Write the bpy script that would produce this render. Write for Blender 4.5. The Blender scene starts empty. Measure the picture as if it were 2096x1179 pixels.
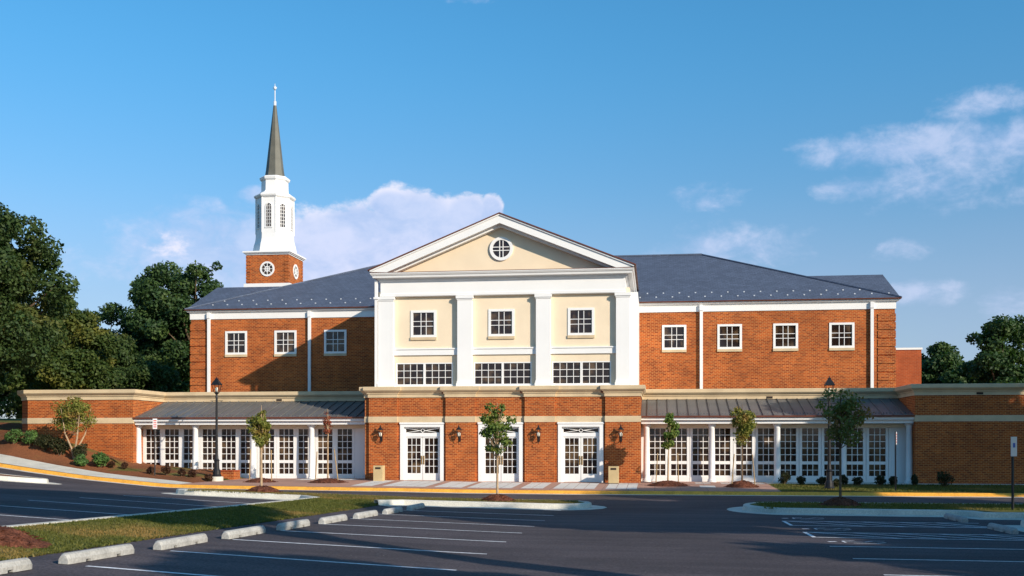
import bpy, math, random
import numpy as np
from mathutils import Vector, Matrix
random.seed(7)
R_ = math.radians
S = bpy.context.scene
COL = S.collection

# ---------------------------------------------------------------- camera, sky, sun
TH = R_(7.56); ct, st = math.cos(TH), math.sin(TH)
CAMZ = 2.1; F = 2200.0; HOR = 904.0; CX = 1048.0
cam = bpy.data.cameras.new('camera')
camo = bpy.data.objects.new('camera', cam); COL.objects.link(camo); S.camera = camo
camo.location = (0, 0, CAMZ); camo.rotation_euler = (R_(90), 0, TH)
cam.sensor_width = 36; cam.sensor_fit = 'HORIZONTAL'
cam.lens = 36*F/2096; cam.shift_y = (HOR-589.5)/2096
cam.clip_start = .1; cam.clip_end = 5000
S.render.resolution_x = 1024; S.render.resolution_y = 576
S.view_settings.view_transform = 'Standard'; S.view_settings.look = 'None'
S.view_settings.exposure = 0.35; S.view_settings.gamma = 1

SUN = Vector((1.36, -1.0, .71)).normalized()
sun_el = math.asin(SUN.z); sun_az = math.atan2(SUN.x, SUN.y)
sl = bpy.data.lights.new('sun', 'SUN'); sl.energy = 4.6; sl.angle = R_(.5); sl.color = (1, .86, .70)
so = bpy.data.objects.new('sun', sl); COL.objects.link(so)
so.rotation_euler = SUN.to_track_quat('Z', 'Y').to_euler(); so.location = (30, -30, 40)

W = bpy.data.worlds.new('World'); S.world = W; W.use_nodes = True
wt = W.node_tree; wn = wt.nodes; wl = wt.links; wn.clear()
def N(t, typ, **k):
    n = t.nodes.new(typ)
    for a, b in k.items(): setattr(n, a, b)
    return n
def M_(t, op, a, b=None, c=None, clamp=False):
    n = t.nodes.new('ShaderNodeMath'); n.operation = op; n.use_clamp = clamp
    for i, v in enumerate((a, b, c)):
        if v is None: continue
        if isinstance(v, (int, float)): n.inputs[i].default_value = v
        else: t.links.new(v, n.inputs[i])
    return n.outputs[0]
def mixc(t, fac, a, b, mode='MIX'):
    n = t.nodes.new('ShaderNodeMix'); n.data_type = 'RGBA'; n.blend_type = mode
    for i, v in ((0, fac), (6, a), (7, b)):
        if isinstance(v, (int, float)): n.inputs[i].default_value = v
        elif isinstance(v, tuple): n.inputs[i].default_value = (*v, 1) if len(v) == 3 else v
        else: t.links.new(v, n.inputs[i])
    return n.outputs[2]
def ramp(t, fac, p0, p1):
    n = t.nodes.new('ShaderNodeMapRange'); n.interpolation_type = 'SMOOTHSTEP'
    t.links.new(fac, n.inputs[0]); n.inputs[1].default_value = p0; n.inputs[2].default_value = p1
    return n.outputs[0]
sky = N(wt, 'ShaderNodeTexSky', sky_type='NISHITA', sun_disc=False)
sky.sun_elevation = sun_el; sky.sun_rotation = sun_az
sky.air_density = 1.0; sky.dust_density = .6; sky.ozone_density = 2.2; sky.altitude = 100
tc = N(wt, 'ShaderNodeTexCoord'); sp = N(wt, 'ShaderNodeSeparateXYZ'); wl.new(tc.outputs['Generated'], sp.inputs[0])
az = M_(wt, 'ARCTAN2', sp.outputs[0], sp.outputs[1])
el = M_(wt, 'ARCSINE', sp.outputs[2])
cb = N(wt, 'ShaderNodeCombineXYZ'); wl.new(az, cb.inputs[0]); wl.new(M_(wt, 'MULTIPLY', el, 1.5), cb.inputs[1])
def wnoise(scale, detail, rough, off=0.0, dist=0.0):
    n = N(wt, 'ShaderNodeTexNoise'); n.inputs['Scale'].default_value = scale; n.inputs['Detail'].default_value = detail
    n.inputs['Roughness'].default_value = rough; n.inputs['Distortion'].default_value = dist
    m = N(wt, 'ShaderNodeMapping'); m.inputs['Location'].default_value = (off, off*.7, off*.3)
    wl.new(cb.outputs[0], m.inputs[0]); wl.new(m.outputs[0], n.inputs['Vector']); return n.outputs['Fac']
n1 = wnoise(26, 8, .6, 3.1, .3); n2 = wnoise(75, 5, .6, 1.0); n3 = wnoise(9, 4, .55, 7.7)
# cloud groups: azimuth and elevation of the centre, half width and half height (degrees), strength
def blobs(lst):
    acc = None
    for (a0, e0, w, h, s) in lst:
        dx = M_(wt, 'DIVIDE', M_(wt, 'SUBTRACT', az, R_(a0)), R_(w))
        dy = M_(wt, 'DIVIDE', M_(wt, 'SUBTRACT', el, R_(e0)), R_(h))
        r2 = M_(wt, 'ADD', M_(wt, 'MULTIPLY', dx, dx), M_(wt, 'MULTIPLY', dy, dy))
        v = M_(wt, 'MULTIPLY', M_(wt, 'SUBTRACT', 1.0, r2), s)
        v = M_(wt, 'MAXIMUM', v, -.6)
        acc = v if acc is None else M_(wt, 'MAXIMUM', acc, v)
    return acc
def azel(px, py):
    a = math.atan((px-CX)/F); return math.degrees(a-TH), math.degrees(math.atan((HOR-py)/F*math.cos(a)))
def B(px, py, w, h, s=1.0):
    a, e = azel(px, py); return (a, e, w/F*57.3, h/F*57.3, s)
sharp = blobs([B(850, 470, 130, 98), B(960, 450, 75, 62), B(740, 490, 140, 90), B(650, 520, 110, 110, .9), B(1005, 430, 32, 38), B(800, 420, 60, 36), B(345, 500, 55, 36, .3)])
soft = blobs([B(880, 560, 260, 110, .8), B(470, 530, 260, 125, 1.15), B(700, 560, 420, 120, .9), B(345, 500, 45, 38, 1.0), B(520, 400, 35, 22, .9), B(1480, 515, 190, 60, .7), B(1450, 408, 85, 32, .5),
              B(1840, 300, 210, 48, .9), B(2040, 290, 170, 50, .8), B(1960, 340, 220, 90, .55), B(2010, 210, 110, 34, .7), B(1760, 385, 95, 30, .7), B(2060, 620, 60, 40, .6),
              B(1880, 600, 110, 30, .6), B(1830, 512, 70, 24, .4), B(60, 540, 150, 60, .4), B(960, 0, 50, 12, .5), B(-600, 500, 500, 150, .8), B(2900, 500, 500, 120, .8)])
ns = M_(wt, 'MULTIPLY', M_(wt, 'SUBTRACT', M_(wt, 'ADD', M_(wt, 'MULTIPLY', n1, .7), M_(wt, 'MULTIPLY', n2, .3)), .5), 2.6)
d1 = ramp(wt, M_(wt, 'ADD', sharp, M_(wt, 'MULTIPLY', ns, .62)), .12, .50)
d2 = ramp(wt, M_(wt, 'ADD', soft, M_(wt, 'MULTIPLY', ns, 1.05)), .0, 1.2)
shade = ramp(wt, M_(wt, 'ADD', M_(wt, 'MULTIPLY', n1, .6), M_(wt, 'MULTIPLY', n3, .4)), .36, .62)
hs = N(wt, 'ShaderNodeHueSaturation'); hs.inputs['Saturation'].default_value = 1.12; hs.inputs['Value'].default_value = 1.0
wl.new(sky.outputs[0], hs.inputs['Color'])
skyt = mixc(wt, ramp(wt, el, .10, .40), (.86, .90, .98), (.60, 1.24, 1.36))
skyc = mixc(wt, 1.0, hs.outputs[0], skyt, 'MULTIPLY')
ccol = mixc(wt, shade, (3.7, 4.6, 6.9), (5.4, 5.8, 7.6))
hz = M_(wt, 'MULTIPLY', ramp(wt, el, .24, .06), M_(wt, 'ADD', .25, M_(wt, 'MULTIPLY', n3, .5)))
skyc = mixc(wt, hz, skyc, (2.6, 3.5, 5.6))
c1 = mixc(wt, M_(wt, 'MULTIPLY', d2, .62), skyc, ccol)
topw = ramp(wt, sharp, .15, .75)
ccol2 = mixc(wt, topw, (7.6, 7.2, 8.0), ccol)
c2 = mixc(wt, M_(wt, 'MULTIPLY', d1, .8), c1, ccol2)
bg = N(wt, 'ShaderNodeBackground'); bg.inputs[1].default_value = .105
wo = N(wt, 'ShaderNodeOutputWorld'); wl.new(c2, bg.inputs[0]); wl.new(bg.outputs[0], wo.inputs[0])

# ---------------------------------------------------------------- measuring helpers: where a sight line meets a plane or the ground
def ray(px, py):
    a = (px-CX)/F; return (a*ct-st, a*st+ct, (HOR-py)/F)
def XA(px, Y):
    d = ray(px, 0); return Y*d[0]/d[1]
def ZA(px, py, Y):
    d = ray(px, py); return CAMZ+Y*d[2]/d[1]

# ---------------------------------------------------------------- mesh builder
class MB:
    def __init__(s): s.v = []; s.f = []; s.m = []; s.cur = 0; s.smooth = False
    def quad(s, a, b, c, d):
        n = len(s.v); s.v += [a, b, c, d]; s.f.append((n, n+1, n+2, n+3)); s.m.append(s.cur)
    def poly(s, pts):
        n = len(s.v); s.v += list(pts); s.f.append(tuple(range(n, n+len(pts)))); s.m.append(s.cur)
    def box(s, x0, x1, y0, y1, z0, z1):
        n = len(s.v)
        s.v += [(x0,y0,z0),(x1,y0,z0),(x1,y1,z0),(x0,y1,z0),(x0,y0,z1),(x1,y0,z1),(x1,y1,z1),(x0,y1,z1)]
        for f in ((0,3,2,1),(4,5,6,7),(0,1,5,4),(1,2,6,5),(2,3,7,6),(3,0,4,7)):
            s.f.append(tuple(n+i for i in f)); s.m.append(s.cur)
        return s
    def extr(s, pts, off):      # closed polygon pts (3d) extruded by vector off
        n = len(s.v); k = len(pts); o = Vector(off)
        s.v += [tuple(p) for p in pts] + [tuple(Vector(p)+o) for p in pts]
        s.f.append(tuple(range(n, n+k))); s.m.append(s.cur)
        s.f.append(tuple(n+k+i for i in reversed(range(k)))); s.m.append(s.cur)
        for i in range(k):
            j = (i+1) % k; s.f.append((n+j, n+i, n+k+i, n+k+j)); s.m.append(s.cur)
        return s
    def lathe(s, prof, seg=16, c=(0,0,0), rot=0.0):    # prof [(r,z)]
        n = len(s.v)
        for r, z in prof:
            for i in range(seg):
                a = 2*math.pi*i/seg+rot; s.v.append((c[0]+r*math.cos(a), c[1]+r*math.sin(a), c[2]+z))
        for j in range(len(prof)-1):
            for i in range(seg):
                i2 = (i+1) % seg
                s.f.append((n+j*seg+i, n+j*seg+i2, n+(j+1)*seg+i2, n+(j+1)*seg+i)); s.m.append(s.cur)
        s.f.append(tuple(n+i for i in reversed(range(seg)))); s.m.append(s.cur)
        m = n+(len(prof)-1)*seg; s.f.append(tuple(m+i for i in range(seg))); s.m.append(s.cur)
        return s
    def tube(s, pts, rad, seg=6):
        pts = [Vector(p) for p in pts]; n = len(s.v)
        for i, p in enumerate(pts):
            d = (pts[min(i+1, len(pts)-1)]-pts[max(i-1, 0)]).normalized()
            u = d.cross(Vector((0, 0, 1)))
            if u.length < .05: u = d.cross(Vector((1, 0, 0)))
            u.normalize(); w = d.cross(u); r = rad[i] if isinstance(rad, (list, tuple)) else rad
            for k in range(seg):
                a = 2*math.pi*k/seg; s.v.append(tuple(p+u*(r*math.cos(a))+w*(r*math.sin(a))))
        for j in range(len(pts)-1):
            for i in range(seg):
                i2 = (i+1) % seg
                s.f.append((n+j*seg+i, n+j*seg+i2, n+(j+1)*seg+i2, n+(j+1)*seg+i)); s.m.append(s.cur)
        s.f.append(tuple(n+i for i in reversed(range(seg)))); s.m.append(s.cur)
        m = n+(len(pts)-1)*seg; s.f.append(tuple(m+i for i in range(seg))); s.m.append(s.cur)
        return s
    def ring(s, c, r0, r1, y0, y1, seg=28, sq=1.0):      # annulus facing -y, from y0 (front) to y1
        P = lambda r, a, y: (c[0]+r*math.cos(a), y, c[1]+r*sq*math.sin(a))
        for i in range(seg):
            a, b = 2*math.pi*i/seg, 2*math.pi*(i+1)/seg
            s.quad(P(r0,a,y0), P(r1,a,y0), P(r1,b,y0), P(r0,b,y0))
            s.quad(P(r1,a,y0), P(r1,a,y1), P(r1,b,y1), P(r1,b,y0))
            s.quad(P(r0,b,y0), P(r0,b,y1), P(r0,a,y1), P(r0,a,y0))
        return s
    def build(s, name, mats, parent=None, loc=(0,0,0), smooth=False, bevel=0):
        me = bpy.data.meshes.new(name); me.from_pydata(s.v, [], s.f); 
        if not isinstance(mats, (list, tuple)): mats = [mats]
        for m in mats: me.materials.append(m)
        if len(mats) > 1: me.polygons.foreach_set('material_index', s.m)
        me.update()
        if smooth: me.polygons.foreach_set('use_smooth', [True]*len(me.polygons))
        o = bpy.data.objects.new(name, me); COL.objects.link(o); o.location = loc
        if parent: o.parent = parent
        if bevel:
            b = o.modifiers.new('bevel', 'BEVEL'); b.width = bevel; b.segments = 2; b.limit_method = 'ANGLE'
        return o
def thing(name, label, cat, loc=(0,0,0), group=None, rz=0):
    o = bpy.data.objects.new(name, None); COL.objects.link(o); o.location = loc; o.rotation_euler = (0,0,rz)
    o.empty_display_size = .3
    return tag(o, label, cat, group)
def tag(o, label=None, cat=None, group=None, kind=None):
    if label: o['label'] = label
    if cat: o['category'] = cat
    if group: o['group'] = group
    if kind: o['kind'] = kind
    return o
def kids(o): return [c for c in bpy.data.objects if c.parent == o]
def copy_tree(o, parent=None, loc=None):
    c = o.copy(); COL.objects.link(c); c.parent = parent
    if loc is not None: c.location = loc
    for k in kids(o): copy_tree(k, c)
    return c

# ---------------------------------------------------------------- materials
MT = {}
def mat(name, col, rough=.6, var=.12, vs=3.0, bump=0.0, bs=40.0, spec=.4, metal=0.0, fine=0.0, fs=60):
    m = bpy.data.materials.new(name); m.use_nodes = True; t = m.node_tree; b = t.nodes['Principled BSDF']
    tcn = N(t, 'ShaderNodeTexCoord'); c = None
    nz = N(t, 'ShaderNodeTexNoise'); nz.inputs['Scale'].default_value = vs; nz.inputs['Detail'].default_value = 5
    t.links.new(tcn.outputs['Object'], nz.inputs['Vector'])
    f = ramp(t, nz.outputs['Fac'], .3, .7)
    a = tuple(x*(1-var) for x in col); bb = tuple(min(1, x*(1+var)) for x in col)
    c = mixc(t, f, a, bb)
    if fine:
        n2 = N(t, 'ShaderNodeTexNoise'); n2.inputs['Scale'].default_value = fs; n2.inputs['Detail'].default_value = 3
        t.links.new(tcn.outputs['Object'], n2.inputs['Vector'])
        g = ramp(t, n2.outputs['Fac'], .35, .65)
        c = mixc(t, g, mixc(t, 1.0, c, (1-fine,)*3, 'MULTIPLY'), mixc(t, 1.0, c, (1+fine,)*3, 'MULTIPLY'))
    t.links.new(c, b.inputs['Base Color'])
    b.inputs['Roughness'].default_value = rough; b.inputs['Metallic'].default_value = metal
    b.inputs['Specular IOR Level'].default_value = spec
    if bump:
        n3 = N(t, 'ShaderNodeTexNoise'); n3.inputs['Scale'].default_value = bs; n3.inputs['Detail'].default_value = 4
        t.links.new(tcn.outputs['Object'], n3.inputs['Vector'])
        bp = N(t, 'ShaderNodeBump'); bp.inputs['Strength'].default_value = bump; bp.inputs['Distance'].default_value = .02
        t.links.new(n3.outputs['Fac'], bp.inputs['Height']); t.links.new(bp.outputs[0], b.inputs['Normal'])
    MT[name] = m; return m
def brickmat(name, c1, c2, mortar, w=.29, h=.098, ms=.016):
    m = bpy.data.materials.new(name); m.use_nodes = True; t = m.node_tree; b = t.nodes['Principled BSDF']
    tcn = N(t, 'ShaderNodeTexCoord'); s = N(t, 'ShaderNodeSeparateXYZ'); t.links.new(tcn.outputs['Object'], s.inputs[0])
    cbn = N(t, 'ShaderNodeCombineXYZ'); t.links.new(M_(t, 'ADD', s.outputs[0], s.outputs[1]), cbn.inputs[0]); t.links.new(s.outputs[2], cbn.inputs[1])
    br = N(t, 'ShaderNodeTexBrick'); br.inputs['Scale'].default_value = 1; br.inputs['Brick Width'].default_value = w
    br.inputs['Row Height'].default_value = h; br.inputs['Mortar Size'].default_value = ms; br.inputs['Mortar Smooth'].default_value = .3
    br.inputs['Bias'].default_value = -.1
    br.inputs['Color1'].default_value = (*c1, 1); br.inputs['Color2'].default_value = (*c2, 1); br.inputs['Mortar'].default_value = (*mortar, 1)
    t.links.new(cbn.outputs[0], br.inputs['Vector'])
    nz = N(t, 'ShaderNodeTexNoise'); nz.inputs['Scale'].default_value = .7; nz.inputs['Detail'].default_value = 9; nz.inputs['Roughness'].default_value = .7
    t.links.new(cbn.outputs[0], nz.inputs['Vector'])
    v = mixc(t, ramp(t, nz.outputs['Fac'], .3, .7), (.76, .74, .76), (1.18, 1.18, 1.14))
    c = mixc(t, 1.0, br.outputs['Color'], v, 'MULTIPLY')
    t.links.new(c, b.inputs['Base Color']); b.inputs['Roughness'].default_value = .85; b.inputs['Specular IOR Level'].default_value = .2
    bp = N(t, 'ShaderNodeBump'); bp.inputs['Strength'].default_value = .5; bp.inputs['Distance'].default_value = .01; bp.invert = True
    t.links.new(br.outputs['Fac'], bp.inputs['Height']); t.links.new(bp.outputs[0], b.inputs['Normal'])
    MT[name] = m; return m
brickmat('brick', (.43, .093, .019), (.185, .032, .012), (.50, .235, .085), w=.23, h=.087, ms=.013)
brickmat('brick_plain', (.40, .085, .025), (.34, .07, .022), (.38, .13, .06))
mat('white', (.80, .80, .79), .45, .02, .6)
mat('cream', (.78, .655, .48), .9, .04, .7, .25, 30)
mat('stone', (.58, .455, .29), .85, .09, 1.3, .2, 25, fine=.06)
mat('concrete', (.58, .56, .49), .9, .10, 1.2, .3, 30, fine=.10, fs=25)
mat('stopconcrete', (.36, .36, .34), .9, .14, 2.5, .4, 30, fine=.12, fs=25)
mat('pavepale', (.62, .60, .56), .9, .06, 1.0, fine=.05)
mat('copper', (.16, .055, .035), .45, .15, 2, metal=.3)
mat('fixture', (.012, .012, .014), .4, .1, 4)
mat('brass', (.55, .33, .09), .35, .1, 4, metal=.8)
mat('bin', (.50, .38, .20), .7, .06, 3)
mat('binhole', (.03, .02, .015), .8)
mat('bulb', (.85, .80, .66), .25, .04, 5)
mat('spire', (.115, .115, .095), .6, .15, 1.5, .3, 12)
mat('mulch', (.115, .043, .026), .95, .35, 6, 1.0, 22, .1, fine=.4, fs=30)
mat('bark', (.13, .09, .06), .9, .25, 6, .6, 20, .1)
mat('palebark', (.42, .30, .19), .9, .2, 6, .3, 20, .1)
mat('stake', (.38, .26, .13), .9, .15, 6)
mat('signwhite', (.60, .60, .62), .4, .02)
mat('red', (.45, .04, .03), .5, .02)
mat('signblue', (.04, .10, .42), .5, .02)
mat('signgreen', (.03, .22, .08), .5, .02)
mat('yellow', (.80, .37, .045), .8, .12, 2.0, fine=.12, fs=12)
mat('paint', (.72, .74, .76), .7, .12, 3, fine=.15, fs=14)
mat('guard', (.75, .76, .78), .3, .05, metal=.4)
mat('room', (.36, .26, .13), .8, .3, 1.5)
def shingle():
    m = mat('shingle', (.084, .108, .162), .75, .06, .8, .3, 14, .35, fine=.10, fs=9)
    t = m.node_tree; b = t.nodes['Principled BSDF']
    lk = b.inputs['Base Color'].links[0].from_socket
    tcn = N(t, 'ShaderNodeTexCoord'); s = N(t, 'ShaderNodeSeparateXYZ'); t.links.new(tcn.outputs['Object'], s.inputs[0])
    br = N(t, 'ShaderNodeTexBrick'); br.inputs['Scale'].default_value = 1; br.inputs['Brick Width'].default_value = .3; br.inputs['Row Height'].default_value = .11
    br.inputs['Mortar Size'].default_value = .012; br.inputs['Color1'].default_value = (1.1,1.1,1.1,1); br.inputs['Color2'].default_value = (.84,.84,.84,1); br.inputs['Mortar'].default_value = (.6,.6,.6,1)
    cbn = N(t, 'ShaderNodeCombineXYZ'); t.links.new(s.outputs[0], cbn.inputs[0]); t.links.new(s.outputs[2], cbn.inputs[1]); t.links.new(cbn.outputs[0], br.inputs['Vector'])
    t.links.new(mixc(t, 1.0, lk, br.outputs['Color'], 'MULTIPLY'), b.inputs['Base Color'])
shingle()
mat('seam_roof', (.135, .135, .135), .45, .10, .8, spec=.5, metal=.15)
mat('asphalt', (.066, .056, .062), .85, .22, .22, .6, 60, .3, fine=.30, fs=22)
def asph():
    m = MT['asphalt']; t = m.node_tree; b = t.nodes['Principled BSDF']; lk = b.inputs['Base Color'].links[0].from_socket
    tcn = N(t, 'ShaderNodeTexCoord'); mp = N(t, 'ShaderNodeMapping'); mp.inputs['Scale'].default_value = (.12, 1.4, 1); t.links.new(tcn.outputs['Object'], mp.inputs[0])
    n = N(t, 'ShaderNodeTexNoise'); n.inputs['Scale'].default_value = 1.0; n.inputs['Detail'].default_value = 6; t.links.new(mp.outputs[0], n.inputs['Vector'])
    c = mixc(t, 1.0, lk, mixc(t, ramp(t, n.outputs['Fac'], .35, .65), (.82, .82, .84), (1.14, 1.13, 1.12)), 'MULTIPLY')
    v = N(t, 'ShaderNodeTexVoronoi'); v.inputs['Scale'].default_value = 2.2; t.links.new(tcn.outputs['Object'], v.inputs['Vector'])
    spk = M_(t, 'LESS_THAN', v.outputs['Distance'], .035)
    v2 = N(t, 'ShaderNodeTexNoise'); v2.inputs['Scale'].default_value = .6; t.links.new(tcn.outputs['Object'], v2.inputs['Vector'])
    spk = M_(t, 'MULTIPLY', spk, M_(t, 'GREATER_THAN', v2.outputs['Fac'], .52))
    c = mixc(t, M_(t, 'MULTIPLY', spk, .8), c, (.34, .33, .30))
    n4 = N(t, 'ShaderNodeTexNoise'); n4.inputs['Scale'].default_value = .35; n4.inputs['Detail'].default_value = 2; t.links.new(tcn.outputs['Object'], n4.inputs['Vector'])
    c = mixc(t, M_(t, 'MULTIPLY', ramp(t, n4.outputs['Fac'], .62, .70), .35), c, (.028, .026, .03))
    t.links.new(c, b.inputs['Base Color'])
asph()
def glassm():
    m = bpy.data.materials.new('glass'); m.use_nodes = True; t = m.node_tree; b = t.nodes['Principled BSDF']
    tcn = N(t, 'ShaderNodeTexCoord'); oi = N(t, 'ShaderNodeObjectInfo')
    nz = N(t, 'ShaderNodeTexNoise'); nz.noise_dimensions = '4D'; nz.inputs['Scale'].default_value = 1.6; nz.inputs['Detail'].default_value = 2
    t.links.new(tcn.outputs['Object'], nz.inputs['Vector']); t.links.new(M_(t, 'MULTIPLY', oi.outputs['Random'], 30.0), nz.inputs['W'])
    c = mixc(t, ramp(t, nz.outputs['Fac'], .45, .72), (.018, .010, .008), (.12, .075, .04))
    t.links.new(c, b.inputs['Base Color']); b.inputs['Roughness'].default_value = .06; b.inputs['Specular IOR Level'].default_value = .55
    MT['glass'] = m
glassm()
def leafm(name, a, b_, c_, vs=.6):
    m = bpy.data.materials.new(name); m.use_nodes = True; t = m.node_tree; b = t.nodes['Principled BSDF']
    g = N(t, 'ShaderNodeNewGeometry'); tcn = N(t, 'ShaderNodeTexCoord')
    nz = N(t, 'ShaderNodeTexNoise'); nz.inputs['Scale'].default_value = vs; nz.inputs['Detail'].default_value = 3
    t.links.new(tcn.outputs['Object'], nz.inputs['Vector'])
    c = mixc(t, g.outputs['Random Per Island'], a, b_)
    c = mixc(t, ramp(t, nz.outputs['Fac'], .48, .72), c, c_)
    t.links.new(c, b.inputs['Base Color']); b.inputs['Roughness'].default_value = .6; b.inputs['Specular IOR Level'].default_value = .25
    tr = N(t, 'ShaderNodeBsdfTranslucent'); t.links.new(mixc(t, 1.0, c, (1.2, 1.5, .5), 'MULTIPLY'), tr.inputs[0])
    mx = N(t, 'ShaderNodeMixShader'); mx.inputs[0].default_value = .25
    out = t.nodes['Material Output']; t.links.new(b.outputs[0], mx.inputs[1]); t.links.new(tr.outputs[0], mx.inputs[2]); t.links.new(mx.outputs[0], out.inputs[0])
    MT[name] = m; return m
leafm('leaf_dark', (.018, .048, .018), (.050, .095, .028), (.085, .13, .03))
leafm('leaf_oak', (.022, .050, .016), (.060, .095, .024), (.13, .13, .03), .35)
leafm('leaf_yellowish', (.028, .060, .015), (.075, .105, .022), (.17, .16, .03), .4)
leafm('leaf_young', (.06, .12, .025), (.14, .20, .04), (.22, .21, .04), 1.2)
leafm('leaf_gold', (.13, .16, .03), (.23, .22, .045), (.30, .17, .05), 1.5)
leafm('leaf_autumn', (.10, .14, .04), (.18, .19, .05), (.36, .14, .06), .8)
leafm('leaf_red', (.22, .05, .03), (.30, .09, .04), (.16, .05, .03), 1.5)
leafm('leaf_shrub', (.05, .11, .03), (.10, .18, .05), (.13, .24, .05), 1.0)
leafm('leaf_maroon', (.05, .02, .015), (.09, .04, .02), (.04, .05, .015), 1.0)
leafm('leaf_box', (.02, .03, .012), (.05, .05, .018), (.06, .035, .02), 1.0)
leafm('blade', (.065, .08, .016), (.14, .14, .03), (.28, .18, .06), .42)
leafm('blade_dry', (.14, .12, .035), (.24, .17, .06), (.10, .11, .03), .5)
def grassm(name, g1, g2, g3, vs):
    m = bpy.data.materials.new(name); m.use_nodes = True; t = m.node_tree; b = t.nodes['Principled BSDF']
    tcn = N(t, 'ShaderNodeTexCoord')
    def nz(s, d=4):
        n = N(t, 'ShaderNodeTexNoise'); n.inputs['Scale'].default_value = s; n.inputs['Detail'].default_value = d; t.links.new(tcn.outputs['Object'], n.inputs['Vector']); return n.outputs['Fac']
    c = mixc(t, ramp(t, nz(vs), .4, .62), g1, g2); c = mixc(t, ramp(t, nz(vs*.6+.3), .52, .68), c, g3)
    f = nz(30, 3); c = mixc(t, ramp(t, f, .35, .65), mixc(t, 1.0, c, (.6,.6,.6), 'MULTIPLY'), mixc(t, 1.0, c, (1.35,1.35,1.3), 'MULTIPLY'))
    t.links.new(c, b.inputs['Base Color']); b.inputs['Roughness'].default_value = .95; b.inputs['Specular IOR Level'].default_value = .1
    bp = N(t, 'ShaderNodeBump'); bp.inputs['Distance'].default_value = .04; bp.inputs['Strength'].default_value = .8; t.links.new(f, bp.inputs['Height']); t.links.new(bp.outputs[0], b.inputs['Normal'])
    MT[name] = m
grassm('lawn', (.075, .095, .022), (.14, .135, .035), (.24, .17, .065), .5)
grassm('bank', (.22, .085, .04), (.17, .07, .035), (.13, .12, .035), .35)
def paving():
    m = bpy.data.materials.new('paver'); m.use_nodes = True; t = m.node_tree; b = t.nodes['Principled BSDF']
    tcn = N(t, 'ShaderNodeTexCoord')
    br = N(t, 'ShaderNodeTexBrick'); br.inputs['Scale'].default_value = 1; br.offset = 0; br.inputs['Brick Width'].default_value = 1.2; br.inputs['Row Height'].default_value = 1.2
    br.inputs['Mortar Size'].default_value = .02; br.inputs['Color1'].default_value = (.44,.24,.17,1); br.inputs['Color2'].default_value = (.39,.22,.165,1); br.inputs['Mortar'].default_value = (.27,.17,.13,1)
    t.links.new(tcn.outputs['Object'], br.inputs['Vector'])
    nz = N(t, 'ShaderNodeTexNoise'); nz.inputs['Scale'].default_value = 6; nz.inputs['Detail'].default_value = 5; t.links.new(tcn.outputs['Object'], nz.inputs['Vector'])
    c = mixc(t, 1.0, br.outputs['Color'], mixc(t, nz.outputs['Fac'], (.85,.85,.85), (1.15,1.15,1.15)), 'MULTIPLY')
    t.links.new(c, b.inputs['Base Color']); b.inputs['Roughness'].default_value = .9; MT['paver'] = m
paving()

# ---------------------------------------------------------------- ground heights
def interp(x, xs, ys):
    if x <= xs[0]: return ys[0]
    for i in range(len(xs)-1):
        if x <= xs[i+1]:
            f = (x-xs[i])/(xs[i+1]-xs[i]); return ys[i]*(1-f)+ys[i+1]*f
    return ys[-1]
LY = [-60, 0, 10, 18, 24, 29, 34, 40, 45, 49]
LX = [-90, -60, -35, -31, -28, -23.3, -20, -12, -8.7, -3.3, 3.7, 12, 80]
LZ = [[3.8,3.8,3.7,3.6,3.5,3.4,3.3,3.2,3.1,3.0],
      [3.3,3.3,3.2,3.1,3.0,2.9,2.8,2.6,2.5,2.4],
      [2.5,2.2,1.9,1.7,1.55,1.4,1.3,1.2,1.12,1.05],
      [2.3,1.9,1.7,1.5,1.3,1.15,1.0,.85,.68,.58],
      [2.1,1.7,1.5,1.3,1.1,.95,.8,.6,.4,.27],
      [1.9,1.4,1.2,1.03,.87,.74,.58,.30,.0,-.11],
      [1.7,1.2,1.0,.84,.68,.56,.42,.14,-.07,-.15],
      [1.2,.7,.52,.36,.22,.10,0,-.11,-.18,-.21],
      [1.0,.58,.39,.22,.10,-.01,-.12,-.21,-.25,-.26],
      [.5,.15,0,-.05,-.09,-.19,-.27,-.28,-.28,-.28],
      [.3,0,-.05,-.09,-.155,-.22,-.27,-.28,-.28,-.28],
      [.2,-.05,-.1,-.14,-.19,-.25,-.28,-.29,-.29,-.28],
      [.2,-.05,-.1,-.14,-.19,-.25,-.28,-.29,-.29,-.28]]
def Hroad(x, y):
    return interp(x, LX, [interp(y, LY, r) for r in LZ])
def yc(x): return interp(x, [-90, -45, -38, -33, -27, -22, -15], [66, 55, 52.6, 50.9, 49.7, 49.1, 48.8])
GD = [0, 1.9, 4.4, 6.6, 8.2, 20, 50, 300]
GXs = [-90, -60, -40, -34.3, -31, -28.3, -26, -23.4, -23.0, -15, 20, 80]
GR = [[.0,.2,.6,1.0,1.2,1.6,2,2],
      [.0,.2,.6,1.0,1.2,1.6,2,2],
      [.0,.2,1.1,1.5,1.8,2.3,3,3],
      [.0,.25,1.45,1.7,1.9,2.6,3.3,3.3],
      [.0,.15,.85,1.1,1.4,2.8,3.6,3.6],
      [.0,.08,.25,.42,.40,.4,3.6,3.6],
      [.0,.05,.22,.38,.38,.4,3.6,3.6],
      [.0,.04,.25,.42,.42,.4,2,2],
      [.0,.0,.0,.03,.03,.03,.5,.5],
      [.0,.04,.08,.13,.13,.1,.1,.1],
      [.0,.04,.08,.13,.13,.1,.1,.1],
      [.0,.04,.08,.13,.13,.1,.1,.1]]
def ctop(x): return Hroad(x, yc(x))+.15
def G(x, y):
    d = y-yc(x)
    if d < 0: return Hroad(x, y)
    return ctop(x)+interp(x, GXs, [interp(d, GD, r) for r in GR])
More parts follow.
